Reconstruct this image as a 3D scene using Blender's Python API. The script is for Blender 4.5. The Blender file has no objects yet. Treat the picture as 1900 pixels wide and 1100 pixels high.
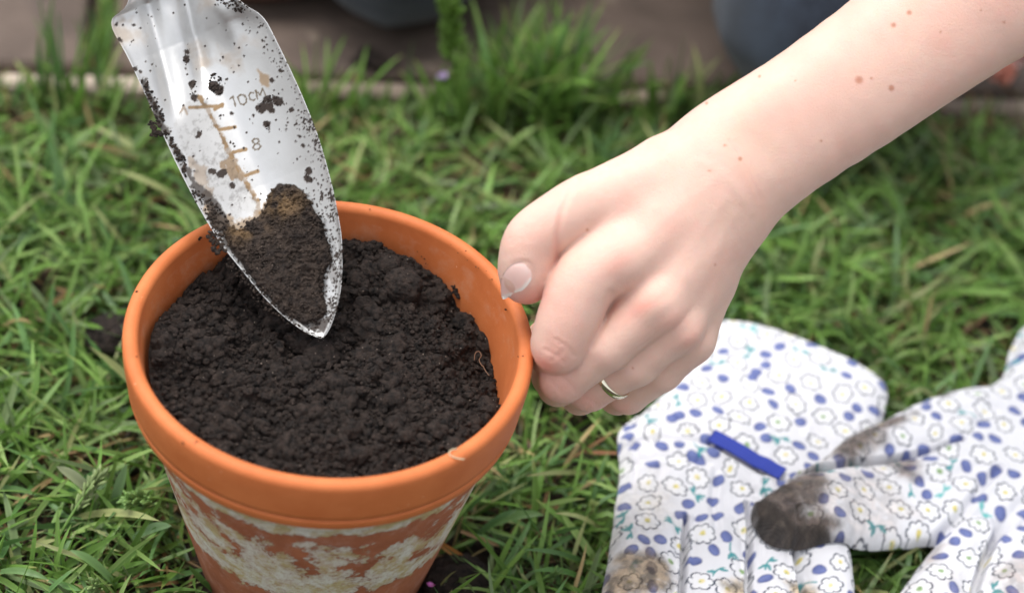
import bpy, math, random
import numpy as np
from math import radians as R_

S = bpy.context.scene
RNG = np.random.default_rng(7)
random.seed(7)

# ------------------------------------------------------------------ camera
F, PITCH, ROLL = 3501.0, 0.752, 0.163            # focal length in photo pixels (1900 wide), radians
EYE = np.array([6.76, -52.16, 66.3])             # centimetres; the pot's axis is the origin, ground z = 0
FW = np.array([0.0, math.cos(PITCH), -math.sin(PITCH)])
RT = np.array([1.0, 0.0, 0.0])
UP = np.cross(RT, FW)
_c, _s = math.cos(ROLL), math.sin(ROLL)
RT, UP = _c * RT + _s * UP, -_s * RT + _c * UP

cam_data = bpy.data.cameras.new('camera')
cam = bpy.data.objects.new('camera', cam_data)
S.collection.objects.link(cam)
S.camera = cam
from mathutils import Matrix
M = Matrix(((RT[0], UP[0], -FW[0], EYE[0] * .01), (RT[1], UP[1], -FW[1], EYE[1] * .01),
            (RT[2], UP[2], -FW[2], EYE[2] * .01), (0, 0, 0, 1)))
cam.matrix_world = M
cam_data.sensor_width = 36
cam_data.lens = 36 * F / 1900
cam_data.clip_start = .01
cam_data.clip_end = 200
cam_data.dof.use_dof = True
cam_data.dof.focus_distance = .765
cam_data.dof.aperture_fstop = 4.6

# ------------------------------------------------------------------ sky and sun (soft overcast day)
SUN_EL, SUN_AZ = R_(72), R_(-58)                # azimuth of the sun measured from +y towards +x
w = bpy.data.worlds.new('World')
S.world = w
w.use_nodes = True
nt = w.node_tree
nt.nodes.clear()
sky = nt.nodes.new('ShaderNodeTexSky')
sky.sky_type = 'NISHITA'
sky.sun_disc = False
sky.sun_elevation = SUN_EL
sky.sun_rotation = SUN_AZ
sky.dust_density = 3.0
hs = nt.nodes.new('ShaderNodeHueSaturation')
hs.inputs['Saturation'].default_value = .18
bg = nt.nodes.new('ShaderNodeBackground')
bg.inputs['Strength'].default_value = .15
wo = nt.nodes.new('ShaderNodeOutputWorld')
nt.links.new(sky.outputs[0], hs.inputs['Color'])
nt.links.new(hs.outputs[0], bg.inputs[0])
nt.links.new(bg.outputs[0], wo.inputs[0])
sun = bpy.data.lights.new('sun', 'SUN')
sun.energy = 1.1
sun.angle = R_(38)
sun.color = (1, .96, .9)
so = bpy.data.objects.new('sun', sun)
S.collection.objects.link(so)
from mathutils import Vector
sd = Vector((math.sin(SUN_AZ) * math.cos(SUN_EL), math.cos(SUN_AZ) * math.cos(SUN_EL), math.sin(SUN_EL)))
so.rotation_euler = sd.to_track_quat('Z', 'Y').to_euler()
S.view_settings.view_transform = 'Standard'
S.view_settings.look = 'None'
S.view_settings.exposure = .93
S.view_settings.gamma = 1
S.view_settings.use_curve_mapping = False
S.render.engine = 'CYCLES'
S.cycles.max_bounces = 8
S.cycles.use_denoising = True

# ------------------------------------------------------------------ small maths
def ray(px, py):
    px = np.asarray(px, float); py = np.asarray(py, float)
    return FW + ((px - 950) / F)[..., None] * RT - ((py - 550) / F)[..., None] * UP
def P(px, py, D):                                # a real point D cm deep seen at a photo pixel
    return EYE + np.asarray(D, float)[..., None] * ray(px, py)
def onz(px, py, z):                              # where that line of sight meets height z
    r = ray(px, py)
    return EYE + ((z - EYE[2]) / r[..., 2])[..., None] * r
def proj(X):
    d = X - EYE; z = d @ FW
    return 950 + F * (d @ RT) / z, 550 - F * (d @ UP) / z, z

def _hash(i, j, k, seed):
    h = (i.astype(np.int64) * 374761393 + j.astype(np.int64) * 668265263 + k.astype(np.int64) * 2147483647 + seed * 1274126177) & 0xFFFFFFFF
    h = ((h ^ (h >> 13)) * 1274126177) & 0xFFFFFFFF
    h = ((h ^ (h >> 16)) * 2246822519) & 0xFFFFFFFF
    return ((h ^ (h >> 15)) & 0xFFFFFF).astype(np.float64) / 0xFFFFFF
def vnoise(p, seed=0):                           # value noise in -1..1
    i = np.floor(p); f = p - i; i = i.astype(np.int64)
    f = f * f * (3 - 2 * f)
    x, y, z = i[..., 0], i[..., 1], i[..., 2]
    fx, fy, fz = f[..., 0], f[..., 1], f[..., 2]
    def c(a, b, d): return _hash(x + a, y + b, z + d, seed)
    v = ((c(0,0,0)*(1-fx)+c(1,0,0)*fx)*(1-fy)+(c(0,1,0)*(1-fx)+c(1,1,0)*fx)*fy)*(1-fz) + \
        ((c(0,0,1)*(1-fx)+c(1,0,1)*fx)*(1-fy)+(c(0,1,1)*(1-fx)+c(1,1,1)*fx)*fy)*fz
    return v * 2 - 1
def fbm(p, seed=0, oct=4, gain=.5, ridged=False):
    t, a, s = 0, 1.0, 0
    for o in range(oct):
        n = vnoise(p * (2.03 ** o) + 17.3 * o, seed + o)
        t = t + a * ((1 - 2 * abs(n)) if ridged else n); s += a; a *= gain
    return t / s
def xyz(x, y, z=0):
    return np.stack([np.asarray(x, float), np.asarray(y, float), np.zeros_like(x, dtype=float) + z], -1)
def sstep(a, b, x):
    t = np.clip((x - a) / (b - a), 0, 1); return t * t * (3 - 2 * t)
def poly_sdf(q, poly, reach=None):  # signed distance to a closed polygon, negative inside
    if reach is not None:
        lo, hi = np.min(poly, 0)-reach, np.max(poly, 0)+reach
        k = ((q > lo) & (q < hi)).all(1); o = np.full(len(q), 99.0)
        if k.any(): o[k] = poly_sdf(q[k], poly)
        return o
    poly = np.asarray(poly, float); d = np.full(len(q), 1e9); s = np.zeros(len(q), bool)
    for a, b in zip(poly, np.roll(poly, -1, 0)):
        e = b - a; w_ = q - a
        t = np.clip((w_ @ e) / (e @ e), 0, 1)
        d = np.minimum(d, ((w_ - t[:, None] * e) ** 2).sum(1))
        c = (a[1] > q[:, 1]) != (b[1] > q[:, 1])
        with np.errstate(divide='ignore', invalid='ignore'):
            s ^= c & (q[:, 0] < (b[0] - a[0]) * (q[:, 1] - a[1]) / (b[1] - a[1] if b[1] != a[1] else 1e-9) + a[0])
    return np.where(s, -1, 1) * np.sqrt(d)
def line_dist(q, pts):                           # distance to an open polyline
    pts = np.asarray(pts, float); d = np.full(len(q), 1e9)
    for a, b in zip(pts[:-1], pts[1:]):
        e = b - a; w_ = q - a
        t = np.clip((w_ @ e) / (e @ e), 0, 1)
        d = np.minimum(d, ((w_ - t[:, None] * e) ** 2).sum(1))
    return np.sqrt(d)
def spline(pts, n=12, closed=False):             # Catmull-Rom through points
    p = np.asarray(pts, float)
    q = np.vstack([p[-1], p, p[0], p[1]]) if closed else np.vstack([2*p[0]-p[1], p, 2*p[-1]-p[-2]])
    out = []
    for i in range(len(q) - 3):
        for t in np.linspace(0, 1, n, endpoint=False):
            a, b, c, d = q[i:i+4]
            out.append(.5*((2*b)+(-a+c)*t+(2*a-5*b+4*c-d)*t*t+(-a+3*b-3*c+d)*t**3))
    if not closed: out.append(p[-1])
    return np.array(out)

# ------------------------------------------------------------------ scene helpers
def tag(o, label=None, cat=None, group=None, kind=None):
    for k, v in (('label', label), ('category', cat), ('group', group), ('kind', kind)):
        if v: o[k] = v
    return o
def thing(name, loc, label, cat, group=None, kind=None):
    o = bpy.data.objects.new(name, None); S.collection.objects.link(o)
    o.location = np.asarray(loc, float) * .01; o.empty_display_size = .02
    o['base'] = [float(v) for v in loc]
    return tag(o, label, cat, group, kind)
def mesh(name, V, Fc, m, parent=None, loc=None, smooth=True, col=None, extra=None):
    """V in world centimetres, Fc an (n,3|4) array or list of arrays"""
    base = np.array(parent['base']) if parent is not None and 'base' in parent else np.zeros(3)
    if parent is None and loc is not None: base = np.asarray(loc, float)
    V = (np.asarray(V, float) - base) * .01
    me = bpy.data.meshes.new(name)
    Fs = [np.asarray(f, np.int32) for f in (Fc if isinstance(Fc, (list, tuple)) else [Fc]) if len(f)]
    me.vertices.add(len(V)); me.vertices.foreach_set('co', V.astype(np.float32).ravel())
    li = np.concatenate([f.ravel() for f in Fs]); sizes = np.concatenate([np.full(len(f), f.shape[1], np.int32) for f in Fs])
    me.loops.add(len(li)); me.loops.foreach_set('vertex_index', li)
    me.polygons.add(len(sizes)); me.polygons.foreach_set('loop_start', np.concatenate([[0], np.cumsum(sizes)[:-1]]).astype(np.int32))
    me.update(calc_edges=True)
    me.polygons.foreach_set('use_smooth', np.full(len(sizes), smooth))
    if col is not None:
        a = me.color_attributes.new('Col', 'FLOAT_COLOR', 'POINT')
        c = np.ones((len(V), 4), np.float32); c[:, :col.shape[1]] = col
        a.data.foreach_set('color', c.ravel())
    if extra is not None:
        for k, v in extra.items():
            a = me.attributes.new(k, 'FLOAT', 'POINT'); a.data.foreach_set('value', v.astype(np.float32))
    me.materials.append(m); me.validate()
    o = bpy.data.objects.new(name, me); S.collection.objects.link(o)
    if parent is not None:
        o.parent = parent
        if parent.type == 'MESH' or 'base' in parent: o['base'] = [float(v) for v in base]
    elif loc is not None:
        o.location = base * .01; o['base'] = [float(v) for v in base]
    return o
def grid_faces(n, m, close_n=False, close_m=False):
    i = np.arange(n if close_n else n - 1); j = np.arange(m if close_m else m - 1)
    I, J = np.meshgrid(i, j, indexing='ij'); I, J = I.ravel(), J.ravel()
    I2, J2 = (I + 1) % n, (J + 1) % m
    return np.stack([I*m+J, I2*m+J, I2*m+J2, I*m+J2], 1)
def lathe(prof, n=160, wob=0):                   # prof (r,z) rows -> verts, quads
    prof = np.asarray(prof, float); th = np.linspace(0, 2*np.pi, n, endpoint=False)
    V = np.stack([prof[:, None, 0]*np.cos(th), prof[:, None, 0]*np.sin(th), prof[:, None, 1] + 0*th], -1)
    return V.reshape(-1, 3), grid_faces(len(prof), n, False, True)[:, ::-1]
def tube(pts, r, n=8):
    pts = np.asarray(pts, float); k = len(pts); r = np.broadcast_to(r, (k,)) if np.ndim(r) else np.full(k, r)
    t = np.gradient(pts, axis=0); t /= np.linalg.norm(t, axis=1)[:, None]
    a = np.cross(t, [0.3, .2, 1]); a /= np.linalg.norm(a, axis=1)[:, None]; b = np.cross(t, a)
    th = np.linspace(0, 2*np.pi, n, endpoint=False)
    V = pts[:, None] + r[:, None, None]*(np.cos(th)[None, :, None]*a[:, None] + np.sin(th)[None, :, None]*b[:, None])
    V = V.reshape(-1, 3); fc = grid_faces(k, n, False, True)
    V = np.vstack([V, pts[0], pts[-1]]); c0, c1 = len(V)-2, len(V)-1; j = np.arange(n)
    caps = np.vstack([np.stack([j, (j+1) % n, np.full(n, c0)], 1), np.stack([(k-1)*n+(j+1) % n, (k-1)*n+j, np.full(n, c1)], 1)])
    return V, [fc, caps]
def box(x0, x1, y0, y1, z0, z1, bev=.15):        # chamfered box, axis aligned
    V, Fc = [], []
    for z, e in ((z0, bev), (z0+bev, 0), (z1-bev, 0), (z1, bev)):
        for (x, y) in ((x0+e, y0+e), (x1-e, y0+e), (x1-e, y1-e), (x0+e, y1-e)): V.append((x, y, z))
    for r in range(3):
        for j in range(4): Fc.append((r*4+j, r*4+(j+1) % 4, r*4+4+(j+1) % 4, r*4+4+j))
    Fc += [(3, 2, 1, 0), (12, 13, 14, 15)]
    return np.array(V, float), np.array(Fc)

# icosphere and crumbs ------------------------------------------------
def ico(sub):
    g = (1+5**.5)/2
    V = [(-1,g,0),(1,g,0),(-1,-g,0),(1,-g,0),(0,-1,g),(0,1,g),(0,-1,-g),(0,1,-g),(g,0,-1),(g,0,1),(-g,0,-1),(-g,0,1)]
    V = [tuple(np.array(v)/np.linalg.norm(v)) for v in V]
    T = [(0,11,5),(0,5,1),(0,1,7),(0,7,10),(0,10,11),(1,5,9),(5,11,4),(11,10,2),(10,7,6),(7,1,8),(3,9,4),(3,4,2),(3,2,6),(3,6,8),(3,8,9),(4,9,5),(2,4,11),(6,2,10),(8,6,7),(9,8,1)]
    for _ in range(sub):
        d, T2 = {}, []
        def mid(a, b):
            k = (min(a, b), max(a, b))
            if k not in d:
                m = np.array(V[a])+np.array(V[b]); V.append(tuple(m/np.linalg.norm(m))); d[k] = len(V)-1
            return d[k]
        for a, b, c in T:
            x, y, z = mid(a, b), mid(b, c), mid(c, a)
            T2 += [(a, x, z), (b, y, x), (c, z, y), (x, y, z)]
        T = T2
    return np.array(V), np.array(T)
ICO = {k: ico(k) for k in (1, 2, 3)}
def crumb_shapes(sub, n, amp, seed):
    V, T = ICO[sub]
    return [V*(1 + amp*fbm(V*1.6+seed*9+q*5.1, seed+q, 3) + (.34*fbm(V*5+q*3.1, seed+q+40, 2, .7, ridged=True) if sub > 1 else 0))[:, None] for q in range(n)], T
def crumbs(C_, r, sub=1, amp=.55, seed=3, flat=.85):
    """many small lumps of earth as one vertex/face set"""
    shp, T = crumb_shapes(sub, 10, amp, seed)
    shp = np.array(shp); n = len(C_); k = shp.shape[1]
    q = RNG.normal(size=(n, 4)); q /= np.linalg.norm(q, axis=1)[:, None]
    a, b, c, d = q.T
    Rm = np.stack([1-2*(c*c+d*d), 2*(b*c-a*d), 2*(b*d+a*c), 2*(b*c+a*d), 1-2*(b*b+d*d), 2*(c*d-a*b), 2*(b*d-a*c), 2*(c*d+a*b), 1-2*(b*b+c*c)], 1).reshape(n, 3, 3)
    V = shp[RNG.integers(0, 10, n)]*r[:, None, None]*RNG.uniform(.7, 1.15, (n, 1, 3))
    V = np.einsum('nij,nkj->nki', Rm, V)
    V[..., 2] *= flat
    V = V + C_[:, None]
    return V.reshape(-1, 3), (T[None]+(np.arange(n)*k)[:, None, None]).reshape(-1, 3)
def join(parts):
    V, Fq, Ft, o = [], [], [], 0
    for v, f in parts:
        for g in (f if isinstance(f, list) else [f]):
            g = np.asarray(g)
            (Fq if g.shape[1] == 4 else Ft).append(g+o)
        V.append(v); o += len(v)
    return np.vstack(V), [np.vstack(x) for x in (Fq, Ft) if x]

# ------------------------------------------------------------------ material helper
class Mt:
    def __init__(s, name):
        s.m = bpy.data.materials.new(name); s.m.use_nodes = True; s.t = s.m.node_tree
        s.n, s.l = s.t.nodes, s.t.links
        s.b = s.n['Principled BSDF']; s.out = s.n['Material Output']
        tc = s.n.new('ShaderNodeTexCoord'); mp = s.n.new('ShaderNodeMapping'); mp.inputs['Scale'].default_value = (100, 100, 100)
        s.l.new(tc.outputs['Object'], mp.inputs[0]); s.co = mp.outputs[0]        # object coordinates in centimetres
    def set(s, **k):
        for a, v in k.items():
            i = s.b.inputs[a.replace('_', ' ')]
            if hasattr(v, 'links'): s.l.new(v, i)
            else: i.default_value = (*v, 1) if isinstance(v, tuple) and len(v) == 3 and i.type == 'RGBA' else v
    def noise(s, sc, det=4, rough=.55, dist=0, vec=None):
        n = s.n.new('ShaderNodeTexNoise'); n.inputs['Scale'].default_value = sc; n.inputs['Detail'].default_value = det
        n.inputs['Roughness'].default_value = rough; n.inputs['Distortion'].default_value = dist
        s.l.new(vec or s.co, n.inputs['Vector']); return n.outputs['Fac']
    def voro(s, sc, feat='F1', vec=None, out='Distance'):
        n = s.n.new('ShaderNodeTexVoronoi'); n.inputs['Scale'].default_value = sc; n.feature = feat
        s.l.new(vec or s.co, n.inputs['Vector']); return n.outputs[out]
    def ramp(s, x, stops, interp='LINEAR'):
        n = s.n.new('ShaderNodeValToRGB'); e = n.color_ramp.elements; n.color_ramp.interpolation = interp
        while len(e) < len(stops): e.new(.5)
        for q, (p, c) in zip(e, stops):
            q.position = p; q.color = (c, c, c, 1) if np.isscalar(c) else (*c, 1)
        s.l.new(x, n.inputs[0]); return n.outputs[0]
    def mix(s, a, b, f, mode='MIX'):
        n = s.n.new('ShaderNodeMix'); n.data_type = 'RGBA'; n.blend_type = mode
        for i, v in ((0, f), (6, a), (7, b)):
            if hasattr(v, 'links'): s.l.new(v, n.inputs[i])
            else: n.inputs[i].default_value = (*v, 1) if isinstance(v, tuple) else v
        return n.outputs[2]
    def math(s, op, a, b=0.0, c=None):
        n = s.n.new('ShaderNodeMath'); n.operation = op
        for i, v in ((0, a), (1, b)) + (((2, c),) if c is not None else ()):
            if hasattr(v, 'links'): s.l.new(v, n.inputs[i])
            else: n.inputs[i].default_value = v
        return n.outputs[0]
    def attr(s, name, out='Color'):
        n = s.n.new('ShaderNodeAttribute'); n.attribute_name = name; return n.outputs[out]
    def sep(s, v=None):
        n = s.n.new('ShaderNodeSeparateXYZ'); s.l.new(v or s.co, n.inputs[0]); return n.outputs
    def bump(s, h, dist, strength=1.0, prev=None):
        n = s.n.new('ShaderNodeBump'); n.inputs['Distance'].default_value = dist*.01; n.inputs['Strength'].default_value = strength
        s.l.new(h, n.inputs['Height'])
        if prev is not None: s.l.new(prev, n.inputs['Normal'])
        s.l.new(n.outputs[0], s.b.inputs['Normal']); return n.outputs[0]

def soil_mat(name, a=(.009, .007, .0065), b=(.066, .046, .037), specks=True):
    m = Mt(name)
    c = m.mix(a, b, m.ramp(m.noise(3.0, 7, .75), [(.38, 0), (.66, 1)]))
    if specks:
        v = m.voro(5.5); col = m.voro(5.5, out='Color')
        sx = m.sep(col)[0]
        f = m.math('MULTIPLY', m.math('LESS_THAN', v, .12), m.math('GREATER_THAN', sx, .78))
        c = m.mix(c, (.42, .33, .27), m.math('MULTIPLY', f, .8))
    m.set(Base_Color=c, Roughness=.85)
    m.b.inputs['Specular IOR Level'].default_value = .3
    n1 = m.bump(m.noise(9, 5, .7), .2, 1.0)
    m.bump(m.noise(28, 3, .7), .07, .9, n1)
    return m.m
M_SOIL = soil_mat('potting_soil')
M_SOILB = soil_mat('soil_on_trowel', (.020, .014, .012), (.085, .060, .046))
_n, _l = M_SOILB.node_tree.nodes, M_SOILB.node_tree.links
_b = _n['Principled BSDF']; _src = _b.inputs['Base Color'].links[0].from_socket
_a = _n.new('ShaderNodeAttribute'); _a.attribute_name = 'Col'; _x = _n.new('ShaderNodeMix'); _x.data_type = 'RGBA'
_l.new(_a.outputs['Fac'], _x.inputs[0]); _l.new(_src, _x.inputs[6]); _x.inputs[7].default_value = (.27, .17, .085, 1); _l.new(_x.outputs[2], _b.inputs['Base Color'])

# ================================================================== ground
m = Mt('bare_earth')
c = m.mix((.02, .014, .011), (.075, .05, .034), m.ramp(m.noise(.9, 6, .65), [(.35, 0), (.7, 1)]))
m.set(Base_Color=c, Roughness=.95)
m.bump(m.noise(3, 6, .7), .5, 1.0)
n = 200
gx, gy = np.meshgrid(np.linspace(-60, 90, n), np.linspace(-60, 60, n), indexing='ij')
gz = .35*fbm(xyz(gx.ravel(), gy.ravel())*.35, 3, 4)-.1
V = xyz(gx.ravel(), gy.ravel(), gz)
# far apron reaching the horizon
far = np.array([(-9000, -9000, -.6), (9000, -9000, -.6), (9000, 9000, -.6), (-9000, 9000, -.6)])
Vg, Fg = join([(V, grid_faces(n, n)), (far, np.array([[0, 1, 2, 3]]))])
tag(mesh('ground', Vg, Fg, m.m), 'dark bare earth under the lawn', kind='structure')

# ================================================================== paving
PA = math.atan2(8.2, 35.8)                       # direction of the paving edge
pd, pn = np.array([math.cos(PA), math.sin(PA)]), np.array([-math.sin(PA), math.cos(PA)])
P0 = np.array([-25.5, 26.9])                     # a point of the edge
def pav(u, v): return P0 + np.asarray(u, float)[..., None]*pd + np.asarray(v, float)[..., None]*pn
m = Mt('paving_stone')
c = m.mix((.070, .050, .040), (.145, .106, .085), m.ramp(m.noise(.16, 6, .6, .6), [(.35, 0), (.68, 1)]))
c = m.mix(c, (.065, .05, .045), m.ramp(m.noise(.55, 5, .65), [(.55, 0), (.75, .7)]))
c = m.mix(c, (.27, .215, .165), m.ramp(m.noise(.33, 3, .6), [(.62, 0), (.72, .55)]))
m.set(Base_Color=c, Roughness=.9)
m.bump(m.noise(2.2, 6, .7), .12, .8)
M_SLAB = m.m
m = Mt('kerb_stone')
c = m.mix((.42, .34, .28), (.62, .52, .43), m.ramp(m.noise(.7, 5, .6), [(.35, 0), (.65, 1)]))
m.set(Base_Color=c, Roughness=.9); m.bump(m.noise(3, 6, .7), .12, .8)
M_KERB = m.m
m = Mt('shade_toned_kerb_stone')  # darker copy of the kerb stone, shade put into its colour
c = m.mix((.16, .12, .095), (.34, .27, .215), m.ramp(m.noise(.5, 5, .65), [(.35, 0), (.65, 1)]))
m.set(Base_Color=c, Roughness=.9); m.bump(m.noise(3, 6, .7), .12, .8)
M_KERB2 = m.m
patio = thing('patio', (0, 45, 0), 'stone slab paving behind the lawn', None, kind='structure')
TOPZ = 1.7
def slab(name, u0, u1, v0, v1, z0, z1, mat, lab=None):
    V, Fc = box(u0, u1, v0, v1, z0, z1, .25)
    V = np.concatenate([pav(V[:, 0], V[:, 1]), V[:, 2:3]], 1)
    o = mesh(name, V, Fc, mat, patio, smooth=False)
    if lab: o['label'] = lab
    return o
JU = 7.35                                        # left end of the big joint
cols = [(-63, -28.2), (-27.2, JU-.05), (JU+1.5, 46.5), (47.3, 92)]
for (u0, u1) in cols:
    for (v0, v1) in ((1.3, 31), (31.9, 62), (62.8, 93)):
        slab('slab', u0, u1, v0, v1, -.5, TOPZ+RNG.uniform(-.12, .12), M_SLAB)
for u0, u1 in ((-63, -24), (-23.7, 16), (16.3, 53), (53.4, 92)):
    slab('kerb', u0, u1, 0, 1.2, -.6, TOPZ-.55, M_KERB if u1 < 17 else M_KERB2)
slab('mortar_bed', -63, 92, .1, 93, -.7, .6, bpy.data.materials['bare_earth'])

# ================================================================== the pot
RZ = 13.8
m = Mt('terracotta')
z = m.sep()[2]
c = m.mix((.53, .138, .038), (.63, .190, .060), m.ramp(m.noise(.5, 5, .6), [(.3, 0), (.7, 1)]))
c = m.mix(c, (.74, .36, .2), m.ramp(m.noise(3.2, 5, .75), [(.6, 0), (.85, .22)]))
c = m.mix(c, (.30, .085, .03), m.ramp(m.noise(1.4, 6, .7, .4), [(.68, 0), (.8, .35)]))
# pale lime bloom on the inside wall low down
x_, y_, z_ = m.sep()
rr = m.math('SQRT', m.math('ADD', m.math('MULTIPLY', x_, x_), m.math('MULTIPLY', y_, y_)))
inside = m.math('LESS_THAN', rr, 7.33)
c = m.mix(c, (.62, .42, .3), m.math('MULTIPLY', m.math('MULTIPLY', inside, m.ramp(m.noise(.8, 5, .7), [(.5, 0), (.72, 1)])), .28))
sp = m.voro(2.3); spc = m.sep(m.voro(2.3, out='Color'))[0]
c = m.mix(c, (.8, .5, .33), m.math('MULTIPLY', m.math('LESS_THAN', sp, .07), m.math('MULTIPLY', m.math('GREATER_THAN', spc, .6), .6)))
m.set(Base_Color=c, Roughness=.62)
m.b.inputs['Specular IOR Level'].default_value = .35
n1 = m.bump(m.noise(14, 4, .7), .012, .7)
M_TERRA = m.m
# weathered body: lime crust in drifting patches
m = Mt('weathered_terracotta')
base = m.mix((.27, .078, .034), (.42, .135, .06), m.ramp(m.noise(.6, 5, .6), [(.3, 0), (.7, 1)]))
base = m.mix(base, (.50, .26, .2), m.ramp(m.noise(1.1, 6, .7), [(.5, 0), (.75, .7)]))
x_, y_, z_ = m.sep()
band = m.ramp(m.math('MULTIPLY', m.math('ADD', z_, m.math('MULTIPLY', m.noise(.7, 3, .6), 1.6)), .07), [(.30, 0), (.37, .1), (.43, .46), (.60, .42), (.70, .26), (.75, .08), (.785, .62), (.90, .8)])
big = m.noise(.55, 10, .72, .2)
crust = m.ramp(m.math('ADD', big, m.math('MULTIPLY', band, .55)), [(.655, 0), (.69, .72), (.80, .95)])
crust = m.math('MULTIPLY', crust, m.ramp(m.noise(5, 6, .75), [(.28, .35), (.5, 1)]))
lime = m.mix((.66, .64, .57), (.50, .41, .21), m.ramp(m.noise(.9, 6, .7), [(.44, 0), (.58, 1)]))
lime = m.mix(lime, (.33, .27, .18), m.ramp(m.noise(2.6, 6, .7), [(.55, 0), (.75, .8)]))
c = m.mix(base, lime, crust)
fl = m.ramp(m.noise(9, 6, .8), [(.62, 0), (.68, 1)])
c = m.mix(c, (.66, .62, .52), m.math('MULTIPLY', fl, m.ramp(big, [(.42, 0), (.6, .8)])))
m.set(Base_Color=c, Roughness=.9)
n1 = m.bump(crust, .03, .9)
m.bump(m.noise(8, 6, .75), .035, .9, n1)
M_BODY = m.m

pot = thing('flower_pot', (0, 0, 0), 'round terracotta flower pot filled with dark soil, lime stained below its rim', 'flower pot')
a = np.linspace(math.pi, 0, 13)
lip = [(7.69+.31*math.cos(t), RZ+.31*math.sin(t)) for t in a]
rim = [(6.5, RZ-5.2), (6.80, RZ-3.6), (6.93, RZ-2.75), (7.06, RZ-2.0), (7.24, RZ-.9), (7.345, RZ-.25)] + lip + \
      [(8.0, RZ-.35), (7.985, RZ-.6), (7.95, RZ-1.0), (7.90, RZ-1.5), (7.872, RZ-1.73), (7.80, RZ-1.77), (7.755, RZ-1.80), (7.80, RZ-1.84), (7.86, RZ-1.89), (7.855, RZ-1.96),
       (7.82, RZ-2.15), (7.78, RZ-2.33), (7.70, RZ-2.42), (7.58, RZ-2.46), (7.40, RZ-2.5), (7.05, RZ-3.2), (6.7, RZ-5.1), (6.5, RZ-5.2)]
V, Fc = lathe(rim, 256)
th = np.arctan2(V[:, 1], V[:, 0])
V[:, :2] *= (1+.0016*np.sin(2*th+1)+.001*np.sin(5*th+V[:, 2]))[:, None]
V[:, 2] += .02*np.sin(3*th)
mesh('rim', V, Fc, M_TERRA, pot)
body = [(7.1, RZ-2.7), (7.36, RZ-2.52), (7.33, RZ-2.75), (7.29, RZ-3.0), (7.27, RZ-3.06), (7.23, RZ-3.1)]
for t in np.linspace(.02, 1, 22): body.append((7.23+(4.9-7.23)*t, RZ-3.1+(0.25-(RZ-3.1))*t))
body += [(4.75, .05), (4.4, .0), (0.6, 0.02), (.6, 1.4), (4.3, 1.5), (4.5, 1.9), (6.45, RZ-5.0), (6.8, RZ-4.0), (7.05, RZ-3.0), (7.1, RZ-2.7)]
V, Fc = lathe(body, 200)
th = np.arctan2(V[:, 1], V[:, 0])
V[:, :2] *= (1+.0025*fbm(np.stack([np.cos(th)*2, np.sin(th)*2, V[:, 2]*1.2], 1), 5, 3))[:, None]
mesh('body', V, Fc, M_BODY, pot)

# ================================================================== soil in the pot
def r_in(z): return 7.36-(RZ-z)*.155
def soil_level(x, y):
    r = np.hypot(x, y); th = np.arctan2(y, x)
    p = xyz(x, y)
    z = RZ-1.52 + .50*fbm(p*.45, 11, 3) - .25*np.exp(-((x+.3)**2+(y-1.2)**2)/3.2)
    z += .35*np.exp(-((x+6.2)**2+(y-.5)**2)/5) + .35*np.exp(-((x-1.4)**2+(y-6)**2)/3) + .5*np.exp(-((x+4.6)**2+(y-4.6)**2)/2.2)
    z -= 1.5*np.exp(-((x-6.9)**2+(y-2.0)**2)/5) + .6*np.exp(-((x-4.6)**2+(y-5.2)**2)/2.0) + .8*np.exp(-((x+2.6)**2+(y-6.6)**2)/2.0)
    z -= .35*sstep(6.2, 7.0, r)*(.5+.5*vnoise(p*1.3, 9))
    return z
nr, na = 190, 620
rr = 7.02*np.sqrt(np.linspace(0.0002, 1, nr)); aa = np.linspace(0, 2*np.pi, na, endpoint=False)
X, Y = (rr[:, None]*np.cos(aa)).ravel(), (rr[:, None]*np.sin(aa)).ravel()
p = xyz(X, Y)
wp = p + .25*np.stack([vnoise(p*2.2, 31), vnoise(p*2.2, 32), 0*X], 1)
Z = soil_level(X, Y) + .36*fbm(wp*.9, 12, 2, ridged=True) + .22*fbm(wp*2.2, 14, 4, .62, ridged=True) + .05*vnoise(wp*7, 21)
soilV = xyz(X, Y, Z); soilF = grid_faces(nr, na, False, True)
def soil_z(x, y): return soil_level(np.asarray(x, float), np.asarray(y, float))
parts = [(soilV, soilF)]
for cnt, lo, hi, sub, seed, dz in ((95, .24, .46, 2, 5, .12), (380, .12, .24, 2, 6, .2), (700, .10, .17, 1, 9, .3), (3600, .05, .12, 1, 7, .2), (1200, .025, .055, 1, 8, .2)):
    r = 7.0*np.sqrt(RNG.uniform(0, 1, cnt)); t = RNG.uniform(0, 2*np.pi, cnt)
    s_ = RNG.uniform(lo, hi, cnt)
    r = np.minimum(r, 6.92-s_)
    x, y = r*np.cos(t), r*np.sin(t); q = xyz(x, y)
    wq = q + .25*np.stack([vnoise(q*2.2, 31), vnoise(q*2.2, 32), 0*x], 1)
    z = soil_z(x, y) + .36*fbm(wq*.9, 12, 2, ridged=True) + .22*fbm(wq*2.2, 14, 4, .62, ridged=True) + dz*s_ + (.02 if sub == 1 else .0)
    parts.append(crumbs(xyz(x, y, z), s_, sub, .6, seed))
V, Fc = join(parts)
tag(mesh('potting_soil', V, Fc, M_SOIL, loc=(0, 0, 12.4)), 'black crumbly potting soil filling the terracotta pot', 'soil', kind='stuff')

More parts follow.
